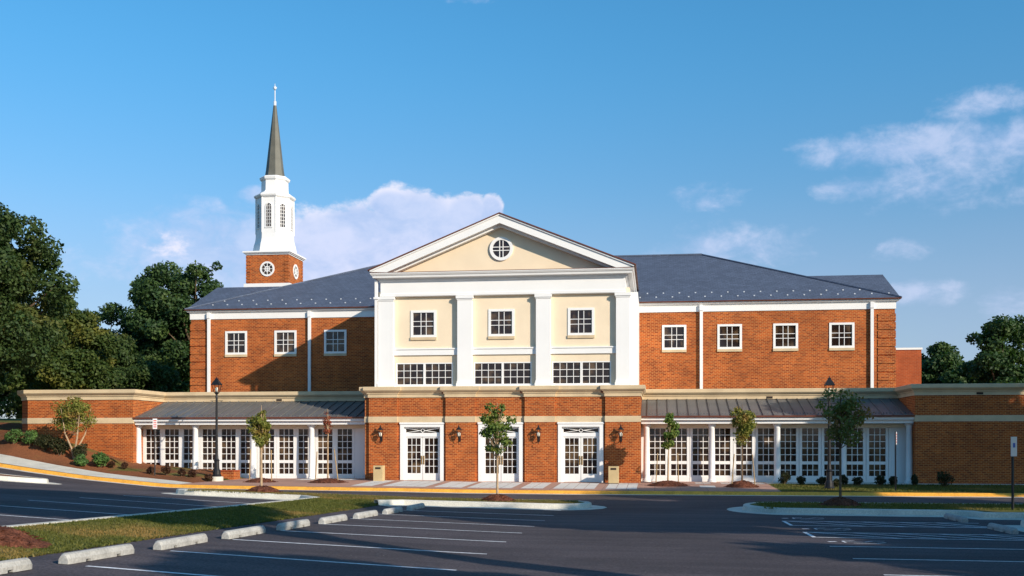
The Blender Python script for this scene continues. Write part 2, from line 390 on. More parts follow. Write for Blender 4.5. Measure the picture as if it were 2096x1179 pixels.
def hit(px, py, off=0.0):
    d = ray(px, py); s = 3.0
    while s < 300:
        x, y, z = d[0]*s, d[1]*s, CAMZ+d[2]*s
        if z < G(x, y)+off: return (x, y, G(x, y))
        s += .04
    return (x, y, G(x, y))

def sheet(name, xs, ys, zf, m, kind='structure', keep=None, parent=None):
    mb = MB(); nx = len(xs); ny = len(ys)
    mb.v = [(x, y, zf(x, y)) for y in ys for x in xs]
    for j in range(ny-1):
        for i in range(nx-1):
            if keep and not keep((xs[i]+xs[i+1])/2, (ys[j]+ys[j+1])/2): continue
            a = j*nx+i; mb.f.append((a, a+1, a+nx+1, a+nx)); mb.m.append(0)
    o = mb.build(name, m, parent); o['kind'] = kind; return o
def rng(a, b, st_):
    n = max(1, int(round((b-a)/st_))); return [a+(b-a)*i/n for i in range(n+1)]
# one ground sheet reaching far out; asphalt car park and drive are laid over it
gx = [-2500, -800, -300, -150] + rng(-90, 60, 2.0) + [90, 150, 300, 800, 2500]
gy = [-800, -300, -120] + rng(-60, 48, 2) + rng(49, 100, 1.5) + [130, 200, 400, 900, 2800]
def zbase(x, y):
    d = y-yc(x)
    if -.9 < d < 1.9: return Hroad(x, y)-.25
    return (G(x, y) if d >= 0 else Hroad(x, y))-.10
sheet('ground', gx, gy, zbase, MT['lawn'])
# asphalt: strips between x nodes from y=-60 to kerb
ax = rng(-60, 40, 1.0)
mb = MB(); NYA = 60
for x in ax:
    y1 = yc(x)-.36
    for k in range(NYA+1):
        y = -30+(y1+30)*k/NYA; mb.v.append((x, y, Hroad(x, y)))
for i in range(len(ax)-1):
    for k in range(NYA):
        a = i*(NYA+1)+k; mb.f.append((a, a+NYA+1, a+NYA+2, a+1)); mb.m.append(0)
mb.build('road', MT['asphalt'])['kind'] = 'structure'
# kerb with yellow face, pale gutter
def kerb_run(name, pts, zf, m_face, m_gut, w=.18, h=.15, gut=.42, yg=.06):
    """pts: plan polyline with the road on its right hand side"""
    mb = MB(); n = len(pts); offs = []
    P = [Vector((p[0], p[1])) for p in pts]
    closed = (P[0]-P[-1]).length < 1e-6
    for i in range(n):
        a = P[i-1] if i > 0 else (P[-2] if closed else P[i]); b = P[i+1] if i < n-1 else (P[1] if closed else P[i])
        d = (b-a).normalized(); offs.append(Vector((d.y, -d.x)))
    prof = [(-w, 0, 0), (-w, h, 0), (0.0, h, 0), (.04, h-.03, 0), (yg, .012, 0), (yg+.001, .012, 1), (gut, .006, 1), (gut, -.05, 1)]
    for i in range(n):
        for (o_, z_, mi) in prof:
            q = P[i]+offs[i]*o_; mb.v.append((q.x, q.y, zf(q.x, q.y)+z_))
    k = len(prof)
    for i in range(n-1):
        for j in range(k-1):
            a = i*k+j; mb.f.append((a, a+k, a+k+1, a+1)); mb.m.append(1 if prof[j+1][2] and prof[j][2] else 0)
    o = mb.build(name, [m_face, m_gut]); o['kind'] = 'structure'; return o
kx = [-60+i*1.0 for i in range(100)]
kerb_run('kerb', [(x, yc(x)-.06) for x in kx], lambda x, y: Hroad(x, yc(x)), MT['yellow'], MT['concrete'], w=.24, gut=.52, yg=.20)
# walkway and paving behind the kerb
def gsheet(name, x0, x1, d0, d1, m, lift=.0, nx=1.0, nd=.5, kind='structure'):
    mb = MB(); xs = rng(x0, x1, nx); ds = rng(0, 1, 1/max(1, round((8.5)/nd)))
    for x in xs:
        a = d0(x) if callable(d0) else d0; b = d1(x) if callable(d1) else d1
        for f in ds:
            y = yc(x)+a+(b-a)*f; mb.v.append((x, y, G(x, y)+lift))
    k = len(ds)
    for i in range(len(xs)-1):
        for j in range(k-1):
            q = i*k+j; mb.f.append((q, q+k, q+k+1, q+1)); mb.m.append(0)
    o = mb.build(name, m); o['kind'] = kind; return o
gsheet('sidewalk', -60, -22.9, .17, 1.95, MT['concrete'], .004)
gsheet('paving', -22.9, 5.6, .17, 8.4, MT['paver'], .004)
gsheet('mulch_bed', -44, -22.9, 1.96, 8.6, MT['bank'], .0, .6)
gsheet('grass_verge', 5.6, 40, .17, 6.2, MT['lawn'], .004)
gsheet('walkway', 5.6, 40, 6.2, 8.4, MT['concrete'], .004)

# pale paving panels in front of the doors
mb = MB()
def pan(px0, px1, y0, y1, n):
    x0, x1 = XA(px0, 51.8), XA(px1, 51.8)
    for i in range(n):
        a = x0+(x1-x0)*i/n+.012; b = x0+(x1-x0)*(i+1)/n-.012
        mb.quad(*[(x, y, G(x, y)+.009) for x, y in ((a, y0), (b, y0), (b, y1), (a, y1))])
for a, b, n in ((738, 781, 2), (799, 886, 4), (902, 958, 2), (968, 1057, 4), (1074, 1119, 2), (1138, 1221, 4), (1242, 1305, 3)):
    pan(a, b, 50.0, 54.7, n)
for a, b in ((1335, 1400), (1428, 1462), (1484, 1522), (1548, 1580)): pan(a, b, 54.6, 56.0, 2)
pan(1433, 1466, 51.6, 53.2, 1); pan(640, 690, 54.9, 56.2, 2); pan(560, 600, 54.9, 56.2, 2)
mb.build('paving_panels', MT['pavepale'])['kind'] = 'structure'

# islands: closed outline, grass top inside a pale kerb
def island(name, outline, top, grassm_='lawn', kerb=True, gut=.6, hf=None, kpath=None):
    h = .18
    mb = MB(); c = Vector((sum(p[0] for p in outline)/len(outline), sum(p[1] for p in outline)/len(outline)))
    xs = [p[0] for p in outline]; ys = [p[1] for p in outline]
    from mathutils.geometry import tessellate_polygon
    # subdivide by clipping strips: simple grid of cells kept when inside the outline, edges snapped by the polygon itself
    pts = [Vector((x, y, 0)) for x, y in outline[:-1]]
    for t in tessellate_polygon([pts]):
        a, b, c_ = [pts[i] for i in t]
        def sub(a, b, c_, n):
            if n == 0 or max((a-b).length, (b-c_).length, (c_-a).length) < 1.2:
                mb.poly([(p.x, p.y, Hroad(p.x, p.y)+(hf(p.x, p.y) if hf else h)-.004) for p in (a, b, c_)]); return
            ab, bc, ca = (a+b)/2, (b+c_)/2, (c_+a)/2
            sub(a, ab, ca, n-1); sub(ab, b, bc, n-1); sub(ca, bc, c_, n-1); sub(ab, bc, ca, n-1)
        sub(a, b, c_, 5)
    o = mb.build(name, MT[grassm_]); o['kind'] = 'structure'
    if kerb: kerb_run('island_kerb', kpath or outline, Hroad, MT['concrete'], MT['concrete'], w=.18, h=.19, gut=gut)
def arc(cx, cy, r, a0, a1, n=8, ry=None):
    return [(cx+r*math.cos(R_(a0+(a1-a0)*i/n)), cy+(ry or r)*math.sin(R_(a0+(a1-a0)*i/n))) for i in range(n+1)]
def dens(pts, st_=1.0):
    out = [pts[0]]
    for a, b in zip(pts, pts[1:]):
        n = max(1, int(math.dist(a, b)/st_))
        out += [(a[0]+(b[0]-a[0])*i/n, a[1]+(b[1]-a[1])*i/n) for i in range(1, n+1)]
    return out
MED0, MED1 = -12.0, -9.6
def hmed(x, y):
    if y > 37.9 or x > MED1+.5: return .18
    f = min(1, max(0, (37.9-y)/1.6)); u = min(1, max(0, (x-MED0)/(MED1-MED0))); return .18-(.16*u**1.5)*f
# anticlockwise outlines (road on the right hand)
T = arc(-3.5, 38.85, 1.2, -90, 90) + [(-10, 40.1), (-16.6, 40.2)] + arc(-16.9, 39.1, 1.1, 90, 270) + [(MED0-.8, 37.9), (MED0, 37.0), (MED0, 8), (MED1, 8), (MED1, 36.6), (MED1+.7, 37.6)]
KP = dens([T[-2], T[-1]]+T[:-3])
T = dens(T+[T[0]])
island('grass_island', T, None, hf=hmed, kpath=KP)
Rr = arc(4.6, 38.2, 1.5, 90, 180, ry=1.9) + arc(4.6, 38.2, 1.5, 180, 270, ry=2.0) + [(9.6, 35.9), (9.9, 35.7), (10.1, 34.9), (11.5, 34.9), (11.7, 34.0), (11.7, 31.6), (10.1, 31.4), (10.0, 20), (10.0, 8), (22, 8), (22, 30), (40, 35), (40, 40.3), (4.6, 40.1)]
island('grass_island', dens(Rr), None)
ip = hit(-30, 978)
L3 = arc(ip[0], ip[1], 2.8, 0, 360, 20, ry=1.1)
island('grass_island', L3, None, 'bank')

# painted markings
mb = MB()
def stripe(x0, y0, x1, y1, w=.10, z=.006):
    n = max(1, int(math.dist((x0, y0), (x1, y1))/.7)); d = Vector((x1-x0, y1-y0)).normalized(); q = Vector((-d.y, d.x))*w/2
    for i in range(n):
        a = Vector((x0, y0)).lerp(Vector((x1, y1)), i/n); b = Vector((x0, y0)).lerp(Vector((x1, y1)), (i+1)/n)
        mb.quad(*[(p.x, p.y, Hroad(p.x, p.y)+z) for p in (a-q, b-q, b+q, a+q)])
LYs = [14.95+2.77*i-.05 for i in range(-1, 8)]
for y in LYs: stripe(-8.3, y+2.75, -3.2, y+2.75+random.uniform(-.05, .05))
for i in range(-1, 7): stripe(-17.6, 17.4+2.75*i, MED0-.45, 17.4+2.75*i)
for y in (12.8, 15.5, 18.3, 21.07, 23.8): stripe(3.73, y, 9.0, y)
for (a, b) in ((26.4, 28.1), (30.7, 32.6)):
    stripe(3.73, a, 9.3, a); stripe(3.73, b, 9.3, b); stripe(3.78, a, 3.78, b)
    for k in range(5): stripe(3.9+k*1.05, b, 3.9+k*1.05+1.9 if k < 4 else 9.3, a)
def symbol(cx, cy):
    for a, b, c, d in ((0,0,.5,0), (.5,0,.75,.35), (.75,.35,1.0,.35), (.2,-.35,.7,-.35), (.7,-.35,.95,-.05), (.05,-.2,.05,.25), (.05,.25,.35,.42)):
        stripe(cx+a, cy+b, cx+c, cy+d, .05)
    stripe(cx-.3, cy-.03, cx-.12, cy+.03, .16)
for cy in (25.1, 29.4, 34.0): symbol(4.2, cy)
mb.build('road_markings', MT['paint'])['kind'] = 'structure'

# ---------------------------------------------------------------- the hall
BX, BY = -7.5, 57.0
HALL = thing('church_hall', 'long red brick church hall with white pedimented portico, slate roof and glazed galleries', 'building', (BX, BY, 0))
def hb(mb, name, m, parent=None, **k):     # vertices given in world -> local to HALL
    mb.v = [(x-BX, y-BY, z) for x, y, z in mb.v]
    return mb.build(name, m, parent or HALL, **k)
YP, YB, YL, YU, YK, YG, YC = 55.20, 55.34, 59.8, 62.5, 56.05, 57.2, 56.62
xs_ = dict(bl=XA(57, YK), bc=XA(49, 56), blr=XA(272, YK), pl=XA(747, YB), p1=XA(755, YP), p1r=XA(812, YP), p2=XA(912, YP), p2r=XA(972, YP),
           p3=XA(1074, YP), p3r=XA(1135, YP), p4=XA(1239, YP), pr=XA(1311, YP), rbl=XA(1873, YK))
def sweep(mb, path, prof, cap=True):
    P = [Vector(p) for p in path]; n = len(P); rows = []
    for i in range(n):
        ds = []
        if i > 0: ds.append((P[i]-P[i-1]).normalized())
        if i < n-1: ds.append((P[i+1]-P[i]).normalized())
        ns_ = [Vector((d.y, -d.x)) for d in ds]
        if len(ns_) == 1: m = ns_[0]
        else:
            m = ns_[0]+ns_[1]; m = m/ (m.dot(ns_[0])) if m.length > 1e-6 else ns_[0]
        rows.append([(P[i].x+m.x*o, P[i].y+m.y*o, z) for o, z in prof])
    k = len(prof); b = len(mb.v)
    for r in rows: mb.v += r
    for i in range(n-1):
        for j in range(k-1):
            a = b+i*k+j; mb.f.append((a, a+k, a+k+1, a+1)); mb.m.append(mb.cur)
    if cap:
        mb.poly(list(reversed(rows[0]))); mb.poly(rows[-1])
X = xs_
yd = YB-YP
PATH = [(X['bl']-1.0, 66), (X['bl']-.9, 56.95), (X['bl'], YK), (X['blr'], YK), (X['blr'], YL), (X['pl'], YL), (X['pl'], YB), (X['p1'], YB), (X['p1'], YP), (X['p1r'], YP), (X['p1r'], YB),
        (X['p2'], YB), (X['p2'], YP), (X['p2r'], YP), (X['p2r'], YB), (X['p3'], YB), (X['p3'], YP), (X['p3r'], YP), (X['p3r'], YB), (X['p4'], YB), (X['p4'], YP), (X['pr'], YP),
        (X['pr'], YL), (X['rbl'], YL), (X['rbl'], YK), (26, YK), (26, 66)]
ZT = 4.42; ZTOP = 4.98
def wallseg(mb, a, b, z0, z1, holes=(), rev=.18):
    """vertical wall sheet a->b, outside on the right hand; holes in (u0,u1,z0,z1) measured along a->b"""
    A = Vector(a); D = Vector(b)-A; L = D.length; d = D/L; n_in = Vector((-d.y, d.x))
    us = sorted({0, L, *[h[0] for h in holes], *[h[1] for h in holes]}); zs = sorted({z0, z1, *[h[2] for h in holes], *[h[3] for h in holes]})
    p = lambda u, z, o=0: (A.x+d.x*u+n_in.x*o, A.y+d.y*u+n_in.y*o, z)
    for i in range(len(us)-1):
        for j in range(len(zs)-1):
            uc, zc = (us[i]+us[i+1])/2, (zs[j]+zs[j+1])/2
            if any(h[0] < uc < h[1] and h[2] < zc < h[3] for h in holes): continue
            mb.quad(p(us[i], zs[j]), p(us[i+1], zs[j]), p(us[i+1], zs[j+1]), p(us[i], zs[j+1]))
    for h in holes:
        mb.quad(p(h[0],h[2]), p(h[0],h[3]), p(h[0],h[3],rev), p(h[0],h[2],rev)); mb.quad(p(h[1],h[3]), p(h[1],h[2]), p(h[1],h[2],rev), p(h[1],h[3],rev))
        mb.quad(p(h[0],h[3]), p(h[1],h[3]), p(h[1],h[3],rev), p(h[0],h[3],rev)); mb.quad(p(h[1],h[2]), p(h[0],h[2]), p(h[0],h[2],rev), p(h[1],h[2],rev))
mb = MB()
DOORC = [XA(864, YB), XA(1024.7, YB), XA(1188.6, YB)]; DW = 1.0; DTOP = 2.90
for a, b in zip(PATH, PATH[1:]):
    holes = []
    if a[1] == YB and b[1] == YB:
        for dc in DOORC:
            if a[0] < dc < b[0]: holes.append((dc-DW-a[0], dc+DW-a[0], -1.0, DTOP))
    wallseg(mb, a, b, -1.0, ZT+.01, holes, .3)
hb(mb, 'brick_base', MT['brick'])
mb = MB()
mb.poly([(x, y, ZTOP-.35) for x, y in ((X['bl']-.8, 66), (X['bl']-.8, 57.15), (X['bl'], YK+.1), (X['blr']-.1, YK+.1), (X['blr']-.1, YL+.1), (X['pl'], YL+.1), (X['pr'], YL+.1), (X['rbl']+.1, YL+.1), (X['rbl']+.1, YK+.1), (25.9, YK+.1), (25.9, 66))])
hb(mb, 'flat_roof', MT['spire'])
mb = MB()
sweep(mb, PATH, [(-.05, ZT), (.045, ZT), (.045, 4.60), (.09, 4.61), (.10, 4.66), (.17, 4.71), (.23, 4.77), (.25, 4.79), (.25, 4.965), (.235, ZTOP), (-.35, ZTOP), (-.35, 4.6)])
hb(mb, 'stone_cornice', MT['stone'])
mb = MB(); bp_ = [(-.02, 3.11), (.022, 3.11), (.022, 3.42), (-.02, 3.42)]
for pp in (PATH[1:5], PATH[5:23], PATH[23:27]):
    mb = MB(); sweep(mb, pp, bp_); hb(mb, 'stone_band', MT['stone'])

for px in (160, 572, 1575, 2005):
    yy = (YK if px < 270 or px > 1873 else YL); x = XA(px, yy); mb = MB(); mb.box(x-.16, x+.16, yy-.062, yy, 4.62-.17, 4.62-.06)
    hb(mb, 'scupper', MT['binhole'])

# -- doors
def build_door():
    fr = MB(); w = 1.17
    fr.box(-w, -DW+.03, -.05, .26, 0, 3.11); fr.box(DW-.03, w, -.05, .26, 0, 3.11); fr.box(-DW+.03, DW-.03, -.05, .26, DTOP-.03, 3.11)
    fr.box(-w-.03, w+.03, -.09, -.051, 3.02, 3.108)
    fr.box(-DW+.03, DW-.03, .10, .24, 2.36, 2.56)            # transom bar
    fr.box(-DW+.03, -DW+.10, .12, .24, 0, 2.87); fr.box(DW-.10, DW-.03, .12, .24, 0, 2.87)
    fr.box(-DW+.10, DW-.10, .14, .24, 2.80, 2.87)
    for sx in (-1, 1):                                      # starburst
        fr.tube([(sx*.12, .14, 2.68), (sx*.88, .14, 2.80)], .018, 5); fr.tube([(sx*.12, .14, 2.68), (sx*.88, .14, 2.57)], .018, 5)
        fr.tube([(sx*.12, .14, 2.68), (0, .14, 2.78)], .02, 5); fr.tube([(sx*.12, .14, 2.68), (0, .14, 2.58)], .02, 5)
    d = fr.build('door', MT['white'], HALL)
    g = MB(); g.box(-.9, .9, .20, .23, 2.56, 2.80); g.build('transom_pane', MT['glass'], d)
    for sx in (-1, 1):
        lf = MB(); x0, x1 = (.012, .90) if sx > 0 else (-.90, -.012)
        a0, a1 = (x0+.10, x1-.08) if sx > 0 else (x0+.08, x1-.10)
        lf.box(x0, a0, .15, .20, .02, 2.36); lf.box(a1, x1, .15, .20, .02, 2.36); lf.box(a0, a1, .15, .20, .02, .44); lf.box(a0, a1, .15, .20, 2.28, 2.36)
        for k in (1, 2): xx = a0+(a1-a0)*k/3; lf.box(xx-.013, xx+.013, .155, .19, .44, 2.28)
        for k in range(1, 5): zz = .44+1.84*k/5; lf.box(a0, a1, .157, .188, zz-.014, zz+.014)
        lf.build('door_leaf', MT['white'], d)
        g = MB(); g.box(a0, a1, .178, .187, .44, 2.28); g.build('pane', MT['glass'], d)
        h = MB(); h.box(sx*.062-.032, sx*.062+.032, .13, .149, .90, 1.36); h.tube([(sx*.062, .13, .98), (sx*.062, .07, 1.0), (sx*.062, .07, 1.28), (sx*.062, .13, 1.3)], .014, 6)
        h.build('handle', MT['brass'], d)
    return d
d0 = build_door()
for i, dc in enumerate(DOORC):
    loc = (dc-BX, YB-BY, 0)
    if i == 0: d0.location = loc
    else: copy_tree(d0, HALL, loc)

# -- square windows
def build_window(sc=1.0, rev=.06):
    w, h = .69, .71; f = MB()
    f.box(-w, -w+.13, -.04, .10, -h, h); f.box(w-.13, w, -.04, .10, -h, h); f.box(-w+.13, w-.13, -.04, .10, h-.12, h); f.box(-w+.13, w-.13, -.04, .10, -h, -h+.12)
    for s_ in (-1, 1):
        f.box(s_*.14-.016, s_*.14+.016, .0, .05, -h+.12, h-.12); f.box(-w+.13, w-.13, .004, .046, s_*.13-.016, s_*.13+.016)
    o = f.build('window', MT['white'], HALL)
    g = MB(); g.box(-w+.13, w-.13, .03, .045, -h+.12, h-.12); g.build('pane', MT['glass'], o)
    s2 = MB(); s2.box(-w-.01, w+.01, -.07, .10, -h-.15, -h-.002); s2.build('sill', MT['stone'], o)
    return o
w0 = build_window(); first = [True]
def place(src, x, y, z, fl=first):
    loc = (x-BX, y-BY, z)
    if fl[0]: src.location = loc; fl[0] = False; return src
    return copy_tree(src, HALL, loc)
YPW = 55.72        # portico upper wall
zwin = ZA(1380, 690.5, YU); UW = [XA(p, YU) for p in (483.5, 584.5, 686.5, 1380, 1493.5, 1608, 1723)]
for x in UW: place(w0, x, YU, zwin)
zpw = ZA(1026, 660.5, YPW); PW = [XA(p, YPW) for p in (867, 1026.5, 1189.5)]
for x in PW: place(w0, x, YPW, zpw)

# -- upper brick wall
ZE = ZA(1310, 620, 62.25); ZBT = ZA(1310, 640, YU)
XL, XR = XA(391, YU), XA(1832, YU)
mb = MB()
wallseg(mb, (XL, YU), (XR, YU), 4.5, ZBT+.02, [(x-.68-XL, x+.68-XL, zwin-.70, zwin+.70) for x in UW], .12)
wallseg(mb, (XL, 80), (XL, YU), 4.5, ZBT+.02); wallseg(mb, (XR, YU), (XR, 80), 4.5, ZBT+.02)
hb(mb, 'upper_wall', MT['brick'])
mb = MB()
for sx, xa in ((1, XL), (-1, XR)):
    mb = MB(); z = 4.6; k = 0
    while z < ZBT-.35:
        w = .92
        a, b = (xa-.04, xa+w) if sx > 0 else (xa-w, xa+.04)
        mb.box(a, b, YU-.045, YU+.6, z, z+.40); z += .475; k += 1
    hb(mb, 'quoin', MT['brick'])
# white frieze and eave
mb = MB()
sweep(mb, [(XL, 80), (XL, YU), (XR, YU), (XR, 80)], [(-.02, ZBT), (.05, ZBT), (.05, ZE-.19), (.08, ZE-.17), (.10, ZE-.12), (.16, ZE-.11), (.21, ZE-.05), (.21, ZE-.005), (-.02, ZE-.005)])
hb(mb, 'eave_cornice', MT['white'])
mb = MB()
sweep(mb, [(XL, 76), (XL, YU), (XR, YU), (XR, 76)], [(.205, ZE-.004), (.29, ZE-.004), (.31, ZE+.06), (.20, ZE+.065)])
hb(mb, 'gutter', MT['copper'])
# main hip roof
PIT = .42; EX = .27
x0, x1 = XL-EX, XR+EX; y0 = YU-.27; D = 10.5; zr = ZE+.06+PIT*D; zr0 = ZE+.06
mb = MB()
A_, B_, C_, D_ = (x0, y0, zr0), (x1, y0, zr0), (x1-D, y0+D, zr), (x0+D, y0+D, zr)
mb.poly([A_, B_, C_, D_])
mb.poly([B_, (x1, y0+2*D, zr0), C_]); mb.poly([(x0, y0+2*D, zr0), A_, D_]); mb.poly([(x1, y0+2*D, zr0), (x0, y0+2*D, zr0), D_, C_])
d2_ = 4.9; zz = zr0+PIT*d2_-.03
for xa, xb in ((x1, x1-8), (x0+9, x0)):
    P1, P2 = (max(xa, xb), min(xa, xb))
    mb.poly([(P2, y0+.01, zr0-.03), (P1, y0+.01, zr0-.03), (P1, y0+d2_, zz), (P2, y0+d2_, zz)])
    mb.poly([(P2, y0+d2_, zz), (P1, y0+d2_, zz), (P1, y0+2*d2_, zr0-.03), (P2, y0+2*d2_, zr0-.03)])
    mb.poly([(xa if xa in (x0, x1) else xb, y0, zr0-.04), (xa if xa in (x0, x1) else xb, y0+d2_, zz), (xa if xa in (x0, x1) else xb, y0+2*d2_, zr0-.04)])
ROOF = hb(mb, 'roof', MT['shingle'])
mb = MB(); mb.tube([(x1+.02, y0, zr0+.01), (x1-D, y0+D, zr+.02)], .07, 6); mb.tube([(x0-.02, y0, zr0+.01), (x0+D, y0+D, zr+.02)], .07, 6); mb.tube([(x0+D, y0+D, zr+.02), (x1-D, y0+D, zr+.02)], .09, 6)
mb.v = [(x-BX, y-BY, z) for x, y, z in mb.v]
mb.build('hip_cap', MT['shingle'], ROOF)
# snow guards: two staggered rows of small pads on the slope
sg = MB(); sg.box(-.04, .04, -.012, .012, 0, .06); sg.box(-.04, .04, -.012, .07, 0, .012)
gfirst = [True]; gob = sg.build('snow_guard', MT['guard'], ROOF); ng = 0
xl_p, xr_p = XA(766, 56), XA(1306, 58)
def guard(x, y):
    global ng
    z = zr0+PIT*(y-y0)+.005; loc = (x-BX, y-BY, z)
    if gfirst[0]: gob.location = loc; gfirst[0] = False
    else: c = gob.copy(); COL.objects.link(c); c.parent = ROOF; c.location = loc
    ng += 1
px = 432
x = XA(436, 63.0)
while x < XR+.2:
    if not (XA(765, 63) < x < XA(1308, 63)): 
        guard(x, y0+.75)
        if x+.42 < x1-1.2: guard(x+.42, y0+1.55)
    x += .93
# downspouts on the wing walls
for px in (427.5, 633.5, 1435.5, 1785):
    x = XA(px, YU-.1); mb = MB(); mb.box(x-.085, x+.085, YU-.16, YU-.05, 4.6, ZBT+.05); mb.box(x-.10, x+.10, YU-.20, YU-.055, ZBT+.05, ZE-.15)
    hb(mb, 'downspout', MT['white'])

# -- portico upper storey
px0, px1 = XA(772, YPW), XA(1289.5, YPW)
fY = YPW-.20
pxa, pxb = XA(757, fY-.46), XA(1298, fY-.46)
z_led = ZTOP
STR = []      # strip windows
zs0, zs1 = ZA(1030, 787.5, YPW), ZA(1030, 741, YPW)
for a, b in ((811, 927), (970, 1088), (1130, 1251)): STR.append((XA(a, YPW), XA(b, YPW)))
zfr0, zfr1 = ZA(1030, 603.5, 55.5), ZA(1030, 571, 55.5)
mb = MB()
holes = [(x-.68-px0, x+.68-px0, zpw-.70, zpw+.70) for x in PW] + [(a-px0, b-px0, zs0, zs1) for a, b in STR]
wallseg(mb, (px0, YPW), (px1, YPW), z_led-.2, zfr0+.3, holes, .14)
hb(mb, 'stucco_wall', MT['cream'])
mb = MB(); wallseg(mb, (px0, 64), (px0, YPW), z_led-.2, zfr0+.3); mb.box(XA(767, 57.2), px0+.05, 57.2, 63.5, z_led-.2, zfr0+.25); hb(mb, 'side_wall', MT['white'])
mb = MB(); wallseg(mb, (px1, YPW), (px1, 64), z_led-.2, zfr0+.3); mb.box(px1-.05, XA(1305.5, 57.2), 57.2, 63.5, z_led-.2, zfr0+.25)
hb(mb, 'side_wall', MT['white'])
# horizontal white bands between pilasters, sill base
zb0, zb1 = ZA(1030, 725.5, YPW), ZA(1030, 712, YPW)
mb = MB(); mb.box(px0, px1, YPW-.09, YPW-.001, zb0, zb1); mb.box(px0, px1, YPW-.13, YPW-.001, zb1-.05, zb1+.02)
hb(mb, 'white_band', MT['white'])
mb = MB(); mb.box(px0, px1, YPW-.10, YPW-.002, z_led, zs0)
hb(mb, 'window_plinth', MT['white'])
mb = MB()
pil = [(774, 805), (936, 966), (1097, 1126.5), (1261, 1288.5)]
YQ = YPW-.24
for i, (a, b) in enumerate(pil):
    mb = MB(); xa, xb = XA(a, YQ), XA(b, YQ)
    mb.box(xa, xb, YQ, YPW, z_led+.30, zfr0-.22)
    mb.box(xa-.06, xb+.06, YQ-.06, YPW, z_led+.002, z_led+.18); mb.box(xa-.03, xb+.03, YQ-.03, YPW, z_led+.18, z_led+.30)
    mb.box(xa-.03, xb+.03, YQ-.03, YPW, zfr0-.22, zfr0-.15); mb.box(xa-.07, xb+.07, YQ-.07, YPW, zfr0-.15, zfr0-.002)
    hb(mb, 'pilaster', MT['white'])
for a, b in ((px0-.02, XA(774, YPW)), (XA(1287, YPW), px1+.02)):
    mb = MB(); mb.box(a, b, YPW-.12, YPW-.001, z_led+.001, zfr0)
    if b > px1: mb.box(px1, px1+.16, YPW+.35, YPW+.95, z_led, zfr0)
    hb(mb, 'corner_board', MT['white'])
# strip windows
# strip windows
def strip_window(w, h):
    f = MB(); f.box(0, .06, -.02, .10, 0, h); f.box(w-.06, w, -.02, .10, 0, h); f.box(.06, w-.06, -.02, .10, h-.06, h); f.box(.06, w-.06, -.02, .10, 0, .05)
    for k in range(1, 4): xx = .06+(w-.12)*k/4; f.box(xx-.015, xx+.015, .01, .06, .05, h-.06)
    for k in range(1, 3): zz = .05+(h-.11)*k/3; f.box(.06, w-.06, .014, .056, zz-.015, zz+.015)
    o = f.build('strip_window', MT['white'], HALL); g = MB(); g.box(.06, w-.06, .035, .05, .05, h-.06); g.build('pane', MT['glass'], o); return o
sw = (STR[0][1]-STR[0][0])/2; ws = strip_window(sw, zs1-zs0); fl2 = [True]
for a, b in STR:
    place(ws, a+.0, YPW+.02, zs0, fl2); place(ws, (a+b)/2, YPW+.02, zs0, fl2)
# entablature: frieze + cornice
ex0, ex1 = pxa+.56, pxb-.56
mb = MB()
sweep(mb, [(ex0-.1, 64), (ex0-.1, fY), (ex1+.1, fY), (ex1+.1, 64)], [(-.2, zfr0), (.0, zfr0), (.03, zfr0+.03), (.03, zfr0+.16), (0.0, zfr0+.18), (0.0, zfr1-.05), (.06, zfr1-.03), (.10, zfr1+.05), (-.2, zfr1+.05)])
hb(mb, 'frieze', MT['white'])
zc0, zc1 = zfr1+.06, ZA(1030, 553, 55.0)
mb = MB(); 
sweep(mb, [(ex0-.1, 70), (ex0-.1, fY), (ex1+.1, fY), (ex1+.1, 70)], [(-.3, zc0), (.12, zc0), (.14, zc0+.06), (.34, zc0+.08), (.36, zc0+.18), (.40, zc0+.20), (.46, zc1-.03), (.46, zc1), (-.3, zc1)])
hb(mb, 'horizontal_cornice', MT['white'])
mb = MB(); mb.box(ex0-.54, ex1+.54, fY-.45, YPW+.1, zc1+.002, zc1+.035)
hb(mb, 'cornice_flashing', MT['copper'])
# pediment
xm = XA(1022.5, 55.05); zap = ZA(1022.5, 437.5, 55.05); zc_ = zc1+.03
def tri(inset, y, dz=0):   # rake line points offset downwards (vertical)
    return [(pxa, y, zc_+.10-inset), (xm, y, zap-inset), (pxb, y, zc_+.10-inset)]
fY2 = fY-.46
def rake(mb, i0, i1, ya, yb_):
    for s in (0, 1):
        L = [tri(i0, ya)[s*2], tri(i0, ya)[1]] ; U = [tri(i1, ya)[s*2], tri(i1, ya)[1]]
        # clip where the lower line drops under the horizontal cornice
        def clip(P, Q):
            if P[2] >= zc_+.001: return P
            t = (zc_+.001-P[2])/(Q[2]-P[2]); return tuple(P[k]+(Q[k]-P[k])*t for k in range(3))
        a = clip(U[0], U[1]); b = clip(L[0], L[1])
        pts = [a, U[1], L[1], b]
        if abs(L[0][2]-zc_) > .001 and L[0][2] > zc_: pts = [a, U[1], L[1], L[0]]
        mb.extr(pts, (0, yb_-ya, 0))
mb = MB()
rake(mb, .07, .47, fY2, YPW+.05)
rake(mb, .0, .07, fY2-.06, YPW+.05)
hb(mb, 'raking_cornice', MT['white'])
mb = MB(); rake(mb, .47, .60, fY2+.32, YPW+.05)
hb(mb, 'raking_moulding', MT['white'])
mb = MB(); t_ = tri(.30, YPW); mb.poly([(pxa+.9, YPW-.02, zc_-.05), (pxb-.9, YPW-.02, zc_-.05), (xm, YPW-.02, zap-.4)])
hb(mb, 'tympanum', MT['cream'])
